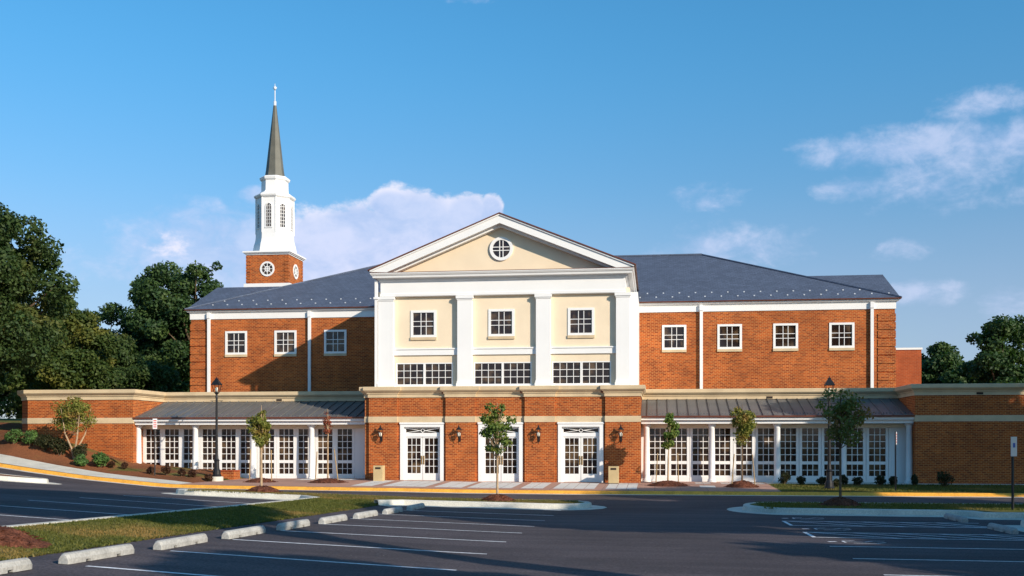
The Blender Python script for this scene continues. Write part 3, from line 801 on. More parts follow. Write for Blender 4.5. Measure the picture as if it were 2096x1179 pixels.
# portico gable roof (copper edge seen from the front)
mb = MB()
zb_ = zc_+.12
for s, xe in ((0, pxa-.1), (1, pxb+.1)):
    pts = [(xe, fY2-.10, zb_-.045), (xm, fY2-.10, zap+.005), (xm, fY2-.10, zap+.065), (xe, fY2-.10, zb_+.02)]
    mb.extr(pts, (0, 16.5, 0))
hb(mb, 'portico_roof', MT['copper'])
# round window
cxr, czr = XA(1026.5, YPW-.02), ZA(1026.5, 509.5, YPW-.02)
mb = MB(); mb.ring((cxr, czr), .46, .62, YPW-.11, YPW-.02)
for d_ in (-.09, .09): mb.box(cxr+d_-.02, cxr+d_+.02, YPW-.09, YPW-.04, czr-.46, czr+.46); mb.box(cxr-.46, cxr+.46, YPW-.087, YPW-.043, czr+d_-.02, czr+d_+.02)
rw = hb(mb, 'round_window', MT['white'])
mb = MB(); mb.ring((cxr-BX, czr), 0.001, .47, YPW-.05-BY, YPW-.03-BY); mb.build('pane', MT['glass'], rw)
# downspout pair beside the portico
for px, s in ((770.5, 1),):
    x = XA(px, YPW-.2); mb = MB(); mb.box(x-.07, x+.07, YPW-.30, YPW-.125, z_led+.02, zc0-.02); mb.box(x-.12, x+.12, YPW-.35, YPW-.125, zfr0-.12, zfr0-.02)
    hb(mb, 'downspout', MT['white'])
# cornice loudspeaker-like scuppers under the ledge
for px in (905, 1066, 1232):
    x = XA(px, YP-.2); mb = MB(); mb.lathe([(.02, 0), (.06, .03), (.07, .08), (.04, .11)], 8, (x, YB-.16, 4.60)); hb(mb, 'rain_scupper', MT['copper'])
# -- side galleries: canopy roof, beam, columns, glazing
zce = ZA(640, 854, 56.0); zct = ZA(640, 822, YL)
GX = {'l': (X['blr'], X['pl']), 'r': (X['pr'], X['rbl'])}
cols = {'l': [XA(p, YC) for p in (283.5, 400, 518, 638)], 'r': [XA(p, YC) for p in (1323.5, 1457, 1591, 1725.5, 1861)]}
pitch = 3.30
for side in 'lr':
    ga, gb = GX[side]
    mb = MB(); e = .012
    mb.extr([(ga+e, 56.10, zce), (ga+e, YL, zct), (ga+e, YL, zct-.10), (ga+e, 56.10, zce-.05)], (gb-ga-2*e, 0, 0))
    x = ga+.35
    sl_ = (zct-zce)/(YL-56.10)
    while x < gb-.1:
        mb.extr([(x-.018, 56.10, zce), (x-.018, YL-.01, zct), (x-.018, YL-.01, zct+.06), (x-.018, 56.10, zce+.06)], (.036, 0, 0))
        for k in (.2, .5, .8):
            yy = 56.5; mb.box(x+.52*k-.02, x+.52*k+.02, yy, yy+.03, zce+sl_*(yy-56.10), zce+sl_*(yy-56.10)+.06)
        x += .535
    cr = hb(mb, 'canopy_roof', MT['seam_roof'])
    mb = MB(); mb.box(ga+e, gb-e, 55.99, 56.098, zce-.07, zce+.02)
    hb(mb, 'canopy_gutter', MT['copper'])
    mb = MB(); mb.box(ga+.03, gb-.03, 56.08, 56.9, zce-.20, zce-.072); mb.box(ga+.03, gb-.03, 56.18, 56.88, zce-.24, zce-.202); mb.box(ga+.03, gb-.03, 56.24, 56.86, 3.03, zce-.242)
    hb(mb, 'canopy_beam', MT['white'])
    mb = MB(); mb.box(ga+.02, gb-.02, 56.95, 57.6, 2.83, 3.26)
    hb(mb, 'lintel', MT['cream'])
    for x in cols[side]:
        mb = MB(); mb.box(x-.22, x+.22, YC-.22, YC+.22, 0, .07); mb.box(x-.20, x+.20, YC-.20, YC+.20, 2.95, 3.028)
        mb.lathe([(.21, .07), (.215, .13), (.175, .16), (.165, .2), (.168, 1.2), (.145, 2.78), (.16, 2.80), (.15, 2.83), (.19, 2.92), (.19, 2.95)], 20, (x, YC, 0))
        o = hb(mb, 'column', MT['white'])
        for p in o.data.polygons: p.use_smooth = len(p.vertices) == 4 and abs(p.normal.z) < .8
    # windows, three to each bay
def gallery_window():
    w = 1.10; f = MB(); g0, g1 = .14, .96
    f.box(0, g0, 0, .12, 0, 2.83); f.box(g1, w, 0, .12, 0, 2.83); f.box(g0, g1, .01, .12, 0, .33); f.box(g0, g1, .01, .12, .92, 1.08); f.box(g0, g1, .01, .12, 2.79, 2.83)
    f.box(0, w, -.03, -.001, .0, .24)
    for k in (1, 2): xx = g0+(g1-g0)*k/3; f.box(xx-.017, xx+.017, .03, .08, .33, 2.79)
    for k in range(1, 5): zz = 1.08+1.71*k/5; f.box(g0, g1, .034, .076, zz-.017, zz+.017)
    f.box(g0, g1, .034, .076, .61, .64)
    o = f.build('gallery_window', MT['white'], HALL)
    p = MB(); p.box(g0, g1, .055, .065, .33, .92); p.box(g0, g1, .055, .065, 1.08, 2.79); p.build('pane', MT['glass'], o); return o
gw = gallery_window(); fl3 = [True]
for side in 'lr':
    ga, gb = GX[side]; n = 12; stp = 1.10
    if side == 'l':
        x = cols['l'][0]+.02
    else: x = cols['r'][0]+.02
    k = 0
    while x+1.10 < gb-.02 and k < 13:
        place(gw, x, YG, 0, fl3); x += (cols[side][1]-cols[side][0])/3; k += 1
    if side == 'l':
        mb = MB(); mb.box(ga+.01, cols['l'][0]+.01, YG, YG+.12, 0, 2.83); hb(mb, 'filler_panel', MT['white'])
        print('L gallery', k, x, gb)
    mb = MB(); mb.box(x, gb-.01, YG, YG+.12, 0, 2.83); hb(mb, 'filler_panel', MT['white'])
    if side == 'r': mb = MB(); mb.box(ga+.01, cols['r'][0]+.015, YG, YG+.12, 0, 2.83); hb(mb, 'filler_panel', MT['white'])
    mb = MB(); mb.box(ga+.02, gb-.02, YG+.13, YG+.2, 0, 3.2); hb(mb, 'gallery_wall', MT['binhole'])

# ---------------------------------------------------------------- steeple
SY = 68.6; sw_ = .0421*SY; sxl = XA(504.5, SY)
zt0 = ZA(545, 588, SY)-3; zbt = ZA(545, 521, SY)
cxs, cys = sxl+sw_/2, SY+sw_/2
STP = thing('church_steeple', 'white octagonal church steeple with dark spire on a brick tower behind the roof', 'steeple', (cxs, cys, zt0))
def sb(mb, name, m, parent=None, **k): return mb.build(name, m, parent or STP, **k)
zz0 = lambda py: ZA(565, py, cys-sw_/2)-zt0      # height over tower foot for a point on the front face
zzc = lambda py: ZA(565, py, cys)-zt0
h = sw_/2
mb = MB(); mb.box(-h, h, -h, h, 0, zz0(521))
tw = sb(mb, 'brick_tower', MT['brick'])
for sx in (-1, 1):
    for sy in (-1, 1):
        mb = MB(); z = zz0(585)
        while z < zz0(523):
            mb.box(sx*h-.27 if sx > 0 else -h-.03, h+.03 if sx > 0 else -h+.27, sy*h-.27 if sy > 0 else -h-.03, h+.03 if sy > 0 else -h+.27, z, z+.19)
            z += .23
        sb(mb, 'quoin', MT['brick'])
mb = MB(); mb.box(-h-.14, h+.14, -h-.14, h+.14, zz0(588), zz0(580))
sb(mb, 'flashing', MT['white'])
mb = MB(); za = zz0(521)
mb.box(-h-.05, h+.05, -h-.05, h+.05, za-.0, za+.08); mb.box(-h-.13, h+.13, -h-.13, h+.13, za+.08, za+.14); mb.box(-h-.2, h+.2, -h-.2, h+.2, za+.14, za+.24)
sb(mb, 'tower_cornice', MT['white'])
# belfry: octagon with flared foot.  scale: px per metre at the axis
mpp = cys*1.04/F
r_ = lambda w: w*mpp/2*1.03
prof = [(h*1.10, za+.24), (h*1.0, za+.30), (r_(84), za+.42), (r_(79), zzc(495)), (r_(75), zzc(486)), (r_(74), zzc(410))]
mb = MB()
prof = [(r_(87), za+.24), (r_(81), zzc(504)), (r_(78), zzc(500)), (r_(75), zzc(493)), (r_(74), zzc(484)), (r_(73), zzc(410))]
mb.lathe(prof, 8, (0,0,0), math.pi/8)
mb.lathe([(r_(74), zzc(411)), (r_(80), zzc(408)), (r_(82), zzc(405)), (r_(76), zzc(402)), (r_(60), zzc(398)), (r_(53), zzc(394)), (r_(52), zzc(372))], 8, (0,0,0), math.pi/8)
mb.lathe([(r_(52), zzc(374)), (r_(58), zzc(371)), (r_(60), zzc(367)), (r_(54), zzc(364.5))], 8, (0,0,0), math.pi/8)
BEL = sb(mb, 'belfry', MT['white'])
ap = r_(74.2)*math.cos(math.pi/8)
for k in range(8):
    rz = k*math.pi/4
    mb = MB(); hw = .205*mpp/.0330; z0_, z1_ = zzc(471), zzc(429)
    n = 8; outl = [(-hw, z0_), (hw, z0_)] + [(hw*math.cos(math.pi*i/n), z1_+hw*math.sin(math.pi*i/n)) for i in range(n+1)]
    outl = [outl[0], outl[1]] + outl[2:]
    mb.extr([(x, -ap-.004, z) for x, z in outl], (0, .05, 0))
    o = mb.build('louvre_window', MT['glass'], STP); o.rotation_euler = (0, 0, rz)
    mb = MB()
    for s in (-1, 1): mb.box(s*hw-.03, s*hw+.03, -ap-.03, -ap, z0_, z1_); mb.box(s*hw*.33-.012, s*hw*.33+.012, -ap-.02, -ap-.004, z0_, z1_+hw*.8)
    for i in range(n):
        a0, a1 = math.pi*i/n, math.pi*(i+1)/n
        mb.tube([(hw*math.cos(a0), -ap-.015, z1_+hw*math.sin(a0)), (hw*math.cos(a1), -ap-.015, z1_+hw*math.sin(a1))], .03, 4)
    for i in range(7): zq = z0_+(z1_-z0_)*i/6; mb.box(-hw, hw, -ap-.02, -ap-.004, zq-.012, zq+.012)
    mb.box(-hw-.06, hw+.06, -ap-.04, -ap, z0_-.06, z0_)
    mb.build('window_frame', MT['white'], o)
mb = MB()
for k in range(8):
    a = math.pi/8+k*math.pi/4; rr = r_(73); mb.tube([(rr*math.cos(a), rr*math.sin(a), zzc(482)), (rr*math.cos(a), rr*math.sin(a), zzc(411))], .05, 6)
sb(mb, 'corner_pilaster', MT['white'])
mb = MB(); mb.lathe([(r_(40), zzc(365)), (r_(35), zzc(350)), (r_(6), zzc(216))], 8, (0,0,0), math.pi/8)
sb(mb, 'spire', MT['spire'])
mb = MB(); mb.lathe([(.10, zzc(217)), (.11, zzc(208)), (.04, zzc(206)), (.045, zzc(186)), (.02, zzc(185)), (.10, zzc(182)), (.10, zzc(178)), (.02, zzc(175)), (.015, zzc(171))], 8)
mb.box(-.14, .14, -.012, .012, zzc(181), zzc(179))
sb(mb, 'finial', MT['guard'])
# round rose windows on the two seen faces
for rz in (0, math.pi/2, math.pi, -math.pi/2):
    cz = zz0(550); mb = MB(); mb.ring((0, cz), .38, .50, -h-.04, -h+.01, 24)
    for k in range(8):
        a = k*math.pi/4; mb.tube([(.17*math.cos(a), -h-.03, cz+.17*math.sin(a)), (.39*math.cos(a), -h-.03, cz+.39*math.sin(a))], .02, 4)
    mb.ring((0, cz), .13, .19, -h-.035, -h+.01, 16)
    mb.box(-.03, .03, -h-.036, -h-.01, cz-.14, cz+.14); mb.box(-.14, .14, -h-.034, -h-.012, cz-.03, cz+.03)
    o = mb.build('rose_window', MT['white'], STP); o.rotation_euler = (0, 0, rz)
    mb = MB(); mb.ring((0, cz), .002, .385, -h-.008, -h, 24); mb.build('pane', MT['glass'], o)

# rear brick block
x0_, x1_ = XA(1828, 76), XA(1886, 76); zt = ZA(1860, 716, 76)
bk = thing('brick_block', 'plain red brick block with thin white coping seen past the right end of the hall', 'building', ((x0_+x1_)/2, 79, 0))
mb = MB(); mb.box(x0_-x1_, (x1_-x0_)/2, -3, 3, -1, zt); mb.build('wall', MT['brick_plain'], bk)
mb = MB(); mb.box(x0_-x1_, (x1_-x0_)/2+.06, -3.06, 3.06, zt+.002, zt+.14); mb.build('coping', MT['white'], bk)

# ---------------------------------------------------------------- wall lanterns
def lantern():
    t = thing('wall_lantern', '', 'lantern', (0,0,0), 'lanterns on the entrance piers')
    mb = MB(); mb.box(-.06, .06, -.03, 0, -.28, .06); mb.tube([(0, -.02, -.2), (0, -.12, -.27), (0, -.24, -.2), (0, -.26, -.06)], .018, 6); mb.tube([(0, -.26, -.3), (0, -.26, -.42)], [.03, .008], 6)
    mb.build('bracket', MT['fixture'], t)
    mb = MB(); mb.lathe([(.06, -.06), (.07, -.02)], 6, (0, -.26, 0)); mb.lathe([(.17, .33), (.12, .39), (.05, .47), (.03, .49), (.04, .52), (.005, .60)], 6, (0, -.26, 0))
    for k in range(6):
        a = k*math.pi/3; mb.tube([(.08*math.cos(a), -.26+.08*math.sin(a), -.02), (.14*math.cos(a), -.26+.14*math.sin(a), .33)], .012, 4)
    mb.build('lantern_frame', MT['fixture'], t)
    mb = MB(); mb.lathe([(.05, -.02), (.075, .04), (.085, .14), (.05, .20)], 12, (0, -.26, 0)); mb.build('lamp_glass', MT['bulb'], t, smooth=True)
    return t
L0 = lantern()
for i, (px, lab) in enumerate(((781, 'black wall lantern between the left trash can and the left double door'), (941, 'black wall lantern on the pier between the left and middle doors'),
                    (1103, 'black wall lantern on the pier between the middle and right doors'), (1271, 'black wall lantern above the right trash can'))):
    o = L0 if i == 0 else copy_tree(L0); o.location = (XA(px, YP), YP, ZA(px, 893, YP)); o['label'] = lab

# ---------------------------------------------------------------- street lamps
def lamp_post(H_=5.2, conc=True):
    t = thing('street_lamp', '', 'street lamp', (0,0,0), 'lamp posts before the hall')
    mb = MB(); mb.lathe([(.24, 0), (.25, .06), (.21, .12), (.20, .30), (.14, .42), (.13, .80), (.16, .84), (.10, .92), (.075, 1.2), (.055, H_-1.1), (.08, H_-1.08), (.06, H_-1.0), (.05, H_-.92)], 12)
    mb.tube([(-.34, 0, H_-1.25), (.34, 0, H_-1.25)], .018, 6)
    mb.build('post', MT['fixture'], t)
    mb = MB(); mb.lathe([(.06, -.92), (.13, -.84), (.14, -.80)], 4, (0,0,H_), math.pi/4)
    for k in range(4):
        a = math.pi/4+k*math.pi/2; mb.tube([(.14*math.cos(a), .14*math.sin(a), H_-.82), (.27*math.cos(a), .27*math.sin(a), H_-.40)], .018, 4)
    mb.lathe([(.31, -.42), (.31, -.39), (.13, -.17), (.10, -.15), (.10, -.10), (.03, -.06), (.01, 0.02)], 4, (0,0,H_), math.pi/4)
    mb.build('lantern_head', MT['fixture'], t)
    mb = MB(); mb.lathe([(.04, -.80), (.07, -.72), (.07, -.60), (.03, -.54)], 10, (0,0,H_)); mb.build('lamp_bulb', MT['bulb'], t, smooth=True)
    return t
def on_ground(px, Y): x = XA(px, Y); return (x, Y, G(x, Y))
lp = lamp_post(); p = on_ground(443.5, 53.6); lp.location = (p[0], p[1], -.02+.30); lp['label'] = 'tall black lamp post with lantern head on a pale concrete footing by the brick pier'
mb = MB(); mb.lathe([(.34, -.4), (.34, .28), (.30, .30)], 20)
o = mb.build('concrete_footing', MT['concrete'], None, (p[0], p[1], -.02)); tag(o, 'round pale concrete footing under the left lamp post', 'footing')
lp2 = copy_tree(lp); p = on_ground(1697.5, 51.0); lp2.location = (p[0], p[1], p[2]); lp2['label'] = 'black lamp post with lantern head rising behind the young tree on the right grass verge'
lp3 = copy_tree(lp); p = on_ground(313, 92); lp3.location = (XA(313, 92), 92, ZA(313, 768, 92)-5.2); lp3['label'] = 'distant lamp post seen over the left parapet before dark trees'

# brick pier
p = (XA(466, 55.6), 55.6, 0); t = thing('brick_pier', 'low square brick pier ending the mulch bed beside the left lamp post', 'pier', p)
mb = MB(); mb.box(-.52, .52, -.45, .45, -.2, .50); mb.build('brick_body', MT['brick'], t)
mb = MB(); mb.box(-.54, .54, -.47, .47, .502, .56); mb.build('cap', MT['brick_plain'], t)

# trash cans
def can():
    t = thing('trash_can', '', 'trash can', (0,0,0), 'trash cans at the entrance')
    mb = MB(); mb.box(-.27, .27, -.25, .25, .03, .88); mb.build('body', MT['bin'], t, bevel=.015)
    mb = MB(); mb.box(-.25, .25, -.23, .23, 0, .03); mb.build('foot', MT['binhole'], t)
    mb = MB(); mb.box(-.15, .15, -.262, -.251, .70, .80); mb.box(-.2, .2, -.2, .2, .881, .886); mb.build('opening', MT['binhole'], t)
    return t
c0 = can(); c0.location = (XA(776, 54.4), 54.4, -.02); c0['label'] = 'tan trash can by the left door beside the shaded pier edge'
c0.scale = (.95, .95, 1.0)
c1 = copy_tree(c0); c1.location = (XA(1256, 54.4), 54.4, -.02); c1['label'] = 'tan trash can beside the right door under the rightmost wall lantern'

# sign posts
def sign(px, ypx_base, ypx_top, ypx_sb, wide, lab, Y=None, face=0, marks=None):
    p = hit(px, ypx_base) if Y is None else on_ground(px, Y)
    Z1 = ZA(px, ypx_top, p[1])-p[2]; Z0 = ZA(px, ypx_sb, p[1])-p[2]
    t = thing('sign_post', lab, 'sign', p, 'parking signs on posts'); t.rotation_euler = (0, 0, face)
    mb = MB(); mb.box(-.03, .03, -.03, .03, -.1, Z1+.01); mb.build('post', MT['fixture'], t)
    mb = MB(); mb.box(-wide, wide, -.045, -.032, Z0, Z1); s = mb.build('sign_plate', MT['signwhite'], t)
    if marks:
        mb = MB(); h_ = Z1-Z0; w = wide
        if marks == 'blue': mb.box(-w*.4, w*.4, -.05, -.0455, Z0+h_*.45, Z0+h_*.68)
        else:
            for k in range(4): mb.box(-w*.7, w*.7, -.05, -.0455, Z0+h_*(.15+.2*k), Z0+h_*(.25+.2*k))
        mb.build('sign_mark', MT['signblue' if marks == 'blue' else 'red'], s)
    return t
sign(317, 966, 857, 878, .11, 'black post with small narrow white sign in the mulch bed before the left gallery', Y=52.6, face=R_(30), marks='red')
sign(1833, 1008, 884, 910, .15, 'thin black post with narrow white sign on the verge before the right gallery', Y=49.9, face=R_(72), marks='red')
sign(2073, 1054, 894, 934, .16, 'black post with white parking sign at the right edge of the car park island', Y=36.6, face=R_(40), marks='blue')

# ---------------------------------------------------------------- wheel stops
def stop_mesh():
    mb = MB(); L = .915
    pr = [(-.09, 0), (-.09, .07), (-.055, .125), (-.02, .14), (.02, .14), (.055, .125), (.09, .07), (.09, 0)]
    def seg(y0, y1, cut):
        q = [(x, max(z, .035) if cut else z) for x, z in pr]
        mb.extr([(x, y0, z) for x, z in q], (0, y1-y0, 0))
    seg(-L+.05, -.48, 0); seg(-.48, -.36, 1); seg(-.36, .36, 0); seg(.36, .48, 1); seg(.48, L-.05, 0)
    for s in (-1, 1):
        a = [(x, s*(L-.05), z) for x, z in pr]; b = [(x*.8, s*L, z*.8) for x, z in pr]
        for i in range(len(pr)-1):
            mb.quad(a[i], a[i+1], b[i+1], b[i]) if s < 0 else mb.quad(a[i+1], a[i], b[i], b[i+1])
        mb.poly(b if s > 0 else b[::-1])
    return mb
ORD = ['nearest', 'second', 'third', 'fourth', 'fifth', 'sixth', 'seventh', 'eighth', 'ninth']
me = None
def put_stop(x, y, lab, grp):
    global me
    if me is None: o = stop_mesh().build('wheel_stop', MT['stopconcrete']); me = o
    else: o = me.copy(); COL.objects.link(o)
    dzy = (Hroad(x, y+.9)-Hroad(x, y-.9))/1.8; dzx = (Hroad(x+.1, y)-Hroad(x-.1, y))/.2
    o.location = (x, y, Hroad(x, y)+.004); o.rotation_euler = (math.atan(dzy), -math.atan(dzx), random.uniform(-.015, .015)); o.scale = (1.04+random.uniform(-.03,.03), 1.10, 1.14)
    tag(o, lab, 'wheel stop', grp)
for i in range(9):
    y = 15.9+2.77*(i-1)
    lab = ('concrete wheel stop cut off by the photo\'s left edge, nearest of the left row' if i == 0 else
           'concrete wheel stop farthest of the left row, next to the island kerb' if i == 8 else
           f'concrete wheel stop, {ORD[i]} from the camera in the left row beside the grass median')
    put_stop(-8.72+.05*i+.055*(i-1), y, lab, 'wheel stops along the median')
put_stop(9.0, 33.9, 'shaded concrete wheel stop against the right island kerb, farther one of the right lot', 'wheel stops in the right lot')
put_stop(9.0, 29.5, 'shaded concrete wheel stop near the photo\'s right edge, nearer one of the right lot', 'wheel stops in the right lot')

# ---------------------------------------------------------------- plants
rs = np.random.RandomState(11)
def leaf_mesh(name, clumps, n, size, m, parent=None, loc=(0,0,0), shell=.55, droop=0.0, aspect=.6):
    """clumps: (x,y,z,rx,ry,rz). n leaves spread by clump volume; each leaf a folded-looking quad"""
    cl = np.array(clumps, float); w = (cl[:,3]*cl[:,4]*cl[:,5])**(2/3); w /= w.sum()
    idx = rs.choice(len(cl), n, p=w)
    d = rs.normal(size=(n, 3)); d /= np.linalg.norm(d, axis=1)[:,None]
    rad = shell+(1-shell)*rs.rand(n)**.6; rad *= 1+rs.normal(size=n)*.06
    c = cl[idx,:3]+d*cl[idx,3:6]*rad[:,None]
    nrm = d*.6+rs.normal(size=(n,3))*.6+np.array([0,0,.3]); nrm /= np.linalg.norm(nrm, axis=1)[:,None]
    u = np.cross(nrm, rs.normal(size=(n,3))); u /= np.linalg.norm(u, axis=1)[:,None]; v = np.cross(nrm, u)
    s = size*(.6+.8*rs.rand(n))[:,None]
    P = np.stack([c-u*s, c-v*s*aspect, c+u*s, c+v*s*aspect], 1).reshape(-1, 3)
    mesh = bpy.data.meshes.new(name); mesh.vertices.add(4*n); mesh.vertices.foreach_set('co', P.ravel().astype(np.float32))
    mesh.loops.add(4*n); mesh.loops.foreach_set('vertex_index', np.arange(4*n, dtype=np.int32))
    mesh.polygons.add(n); mesh.polygons.foreach_set('loop_start', np.arange(0, 4*n, 4, dtype=np.int32))
    mesh.update(calc_edges=True); mesh.validate(); mesh.materials.append(m)
    o = bpy.data.objects.new(name, mesh); COL.objects.link(o); o.location = loc
    if parent: o.parent = parent
    return o
SHG = 'roadside shade trees outside the frame'
def clump_cloud(n, R3, cr, seed, zc=0, flat=1.0):
    r = np.random.RandomState(seed); out = []
    for i in range(n):
        d = r.normal(size=3); d /= np.linalg.norm(d); q = r.rand()**.4
        k = cr*(.4+1.0*r.rand())
        out.append((d[0]*R3[0]*q, d[1]*R3[1]*q, zc+d[2]*R3[2]*q, k, k, k*.75*flat))
    return out
def big_tree(label, loc, Hh, R3, seed, leafmat='leaf_dark', n=13000, size=.26, clumps=46, cr=None, group='trees around the hall', name='broadleaf_tree', core=True, shell=.4):
    if group != SHG: n = int(n*2.6); size *= .56; clumps = int(clumps*1.5); cr = (cr or R3[0]*.27)*.82
    t = thing(name, label, 'tree', loc, group)
    zc = Hh-R3[2]; cl = clump_cloud(clumps, (R3[0]*.82, R3[1]*.82, R3[2]*.85), cr or R3[0]*.27, seed, zc)
    leaf_mesh('crown', cl, n, size, MT[leafmat], t, shell=shell)
    mb = MB(); tr = max(.18, Hh*.022)
    mb.tube([(0,0,-.5), (.05*Hh*.1, 0, zc*.4), (0, .1, zc), (0, 0, Hh-R3[2]*.6)], [tr*1.3, tr, tr*.7, tr*.25], 8)
    r = random.Random(seed)
    for c in cl[::2]:
        z0 = zc*(.55+.4*r.random()); mid = (c[0]*.5, c[1]*.5, z0+(c[2]-z0)*.45)
        mb.tube([(0, 0, z0), mid, c[:3]], [tr*.4, tr*.22, .03], 5)
    mb.build('trunk', MT['bark'], t); return t
def at(px, Y): x = XA(px, Y); return (x, Y, G(x, Y)-.1)
def htop(px, py, Y, z): return ZA(px, py, Y)-z
p = at(-62, 54); big_tree('big spreading oak at the left edge overhanging the end of the low wall', p, htop(30, 418, 54, p[2])+1.3, (6.0, 4.2, 5.9), 3, 'leaf_oak', 30000, .20, 130, 1.15)
p = at(-75, 60); big_tree('leafy oak mostly cut off by the photo\'s left edge', p, 11.5, (5.0, 5.0, 5.5), 4, 'leaf_oak', 14000, .24, 50, 1.2)
p = at(120, 70); big_tree('lower yellowish green tree between the big oak and the hall', p, htop(120, 590, 70, p[2]), (4.2, 4, 4.6), 5, 'leaf_yellowish', 12000, .22, 46, 1.1)
p = at(215, 90); big_tree('dark tree low behind the parapet left of the round topped tree', p, htop(200, 612, 90, p[2]), (5.5, 5, 5.5), 6, 'leaf_dark', 12000, .27, 50, 1.4)
p = at(398, 88); big_tree('tall dark round topped tree left of the steeple', p, htop(385, 516, 88, p[2])+.9, (6.9, 5, 7.1), 8, 'leaf_dark', 20000, .25, 60, 1.4)
p = at(290, 92); big_tree('dark tree joining the round topped tree on its left flank', p, htop(290, 600, 92, p[2]), (4.2, 4, 5.0), 9, 'leaf_dark', 11000, .27, 40, 1.3)
p = at(470, 92); big_tree('small dark crown showing beside the steeple base', p, htop(480, 580, 92, p[2]), (3.6, 4, 4.5), 10, 'leaf_dark', 9000, .26, 36, 1.2)
p = at(40, 95); big_tree('background tree behind the oak crown', p, 11, (7, 5, 5.5), 12, 'leaf_oak', 10000, .3, 50, 1.6)
p = at(270, 78); big_tree('low rounded tree just above the left parapet', p, htop(270, 690, 78, p[2]), (4.2, 3, 3.3), 13, 'leaf_oak', 9000, .22, 36, 1.1)
p = at(1935, 105); big_tree('lower round tree right of the rear brick block', p, htop(1935, 706, 105, p[2])+.7, (4.3, 4, 4.6), 14, 'leaf_dark', 11000, .28, 40, 1.3)
p = at(2062, 86); big_tree('tall dark tree at the right edge behind the low wall', p, htop(2070, 640, 86, p[2])+1.0, (4.6, 4, 6.2), 15, 'leaf_dark', 15000, .25, 50, 1.3)
p = at(2180, 90); big_tree('dark tree beyond the right edge with branches entering the frame', p, 14.0, (5.6, 4, 6.2), 16, 'leaf_dark', 12000, .28, 50, 1.4)
p = at(1990, 100); big_tree('dark tree filling between the two right trees', p, htop(1990, 740, 100, p[2]), (4.5, 4, 4.0), 17, 'leaf_dark', 9000, .3, 40, 1.3)
# hedge-like mass behind the left parapet
for i, (px, Y, top, lab) in enumerate(((90, 98, 690, 'dark shrubby growth far left behind the parapet'), (250, 104, 720, 'dark shrubby growth in the middle behind the left parapet'), (380, 104, 700, 'dark shrubby growth behind the parapet next to the hall corner'))):
    p = at(px, Y); big_tree(lab, p, htop(px, top, Y, p[2]), (6.5, 3, 3.6), 30+i, 'leaf_dark', 9000, .3, 40, 1.5, name='broadleaf_bush', group='growth behind the left parapet')
# shade trees outside the frame to the right, casting the long shadows over the lot
def shade(x, y, Hh, r, seed, rz=None, n=17000):
    return big_tree(SHL[seed % len(SHL)], (x, y, 0), Hh, (r, r, rz or r), seed, 'leaf_oak', n, .36, 60, r*.34, SHG, shell=.15)
SHL = ['shade tree along the drive, standing outside the frame to the right']
SHADES = [(33, 41, 14.4, 5.4, 101, 4.6), (28, 45, 15.2, 3.8, 102, 3.6), (41, 38, 16.0, 5.5, 103, 5), (21, 24.5, 12.6, 4.4, 104, 3.8), (31, 15, 16.5, 4.5, 105, 4.0),
          (24, 9.0, 10.2, 4.2, 106, 3.2), (13.5, 2.0, 11.0, 3.0, 107, 2.6), (11.2, 8.6, 17.5, 4.4, 108, 3.0), (38, 22, 20, 4.5, 109, 4.0), (24, 17, 10.5, 3.6, 110, 3.4), (17.5, 17, 13.6, 3.4, 111, 2.8)]
for a in SHADES: shade(*a)

# young trees
def young(label, loc, Hh, c0_, R3, leafmat, n, size, lean=0, bark='palebark', seed=1, clumps=22, multi=0, name='young_tree', cr=.3):
    t = thing(name, label, 'tree', loc, 'young trees on the islands and pavement')
    if R3[0] < .6: cr = .58; n = int(n*1.25); size *= .88
    zc = c0_; cl = clump_cloud(clumps, (R3[0]*.72, R3[1]*.72, R3[2]*.8), cr*max(R3[0], .3), seed, zc)
    cl = [(c[0]+lean*(c[2]-zc*.5)/max(zc, 1), c[1], c[2], *c[3:]) for c in cl]
    leaf_mesh('crown', cl, n, size, MT[leafmat], t, shell=.2)
    mb = MB(); r = random.Random(seed)
    if not multi: mb.tube([(0,0,-.1), (lean*.1, 0, zc*.5), (lean*.4, 0, zc), (lean*.8, 0, zc+R3[2]*.8)], [.05, .04, .028, .008], 7)
    else:
        for k in range(multi):
            a = 2*math.pi*k/multi+.5; mb.tube([(0,0,-.1), (.16*math.cos(a), .16*math.sin(a), .5), (.55*math.cos(a), .55*math.sin(a), 1.3), (.9*math.cos(a)*R3[0]*.7, .9*math.sin(a)*R3[1]*.7, zc+.3)], [.06, .05, .035, .01], 6)
    for c in cl:
        z0 = max(zc-R3[2]*.9, c[2]-R3[2]*.5); mb.tube([(lean*.4*z0/zc, 0, z0), ((c[0])*.6, c[1]*.6, (z0+c[2])/2), c[:3]], [.018, .012, .005], 4)
    mb.build('trunk', MT[bark], t); return t
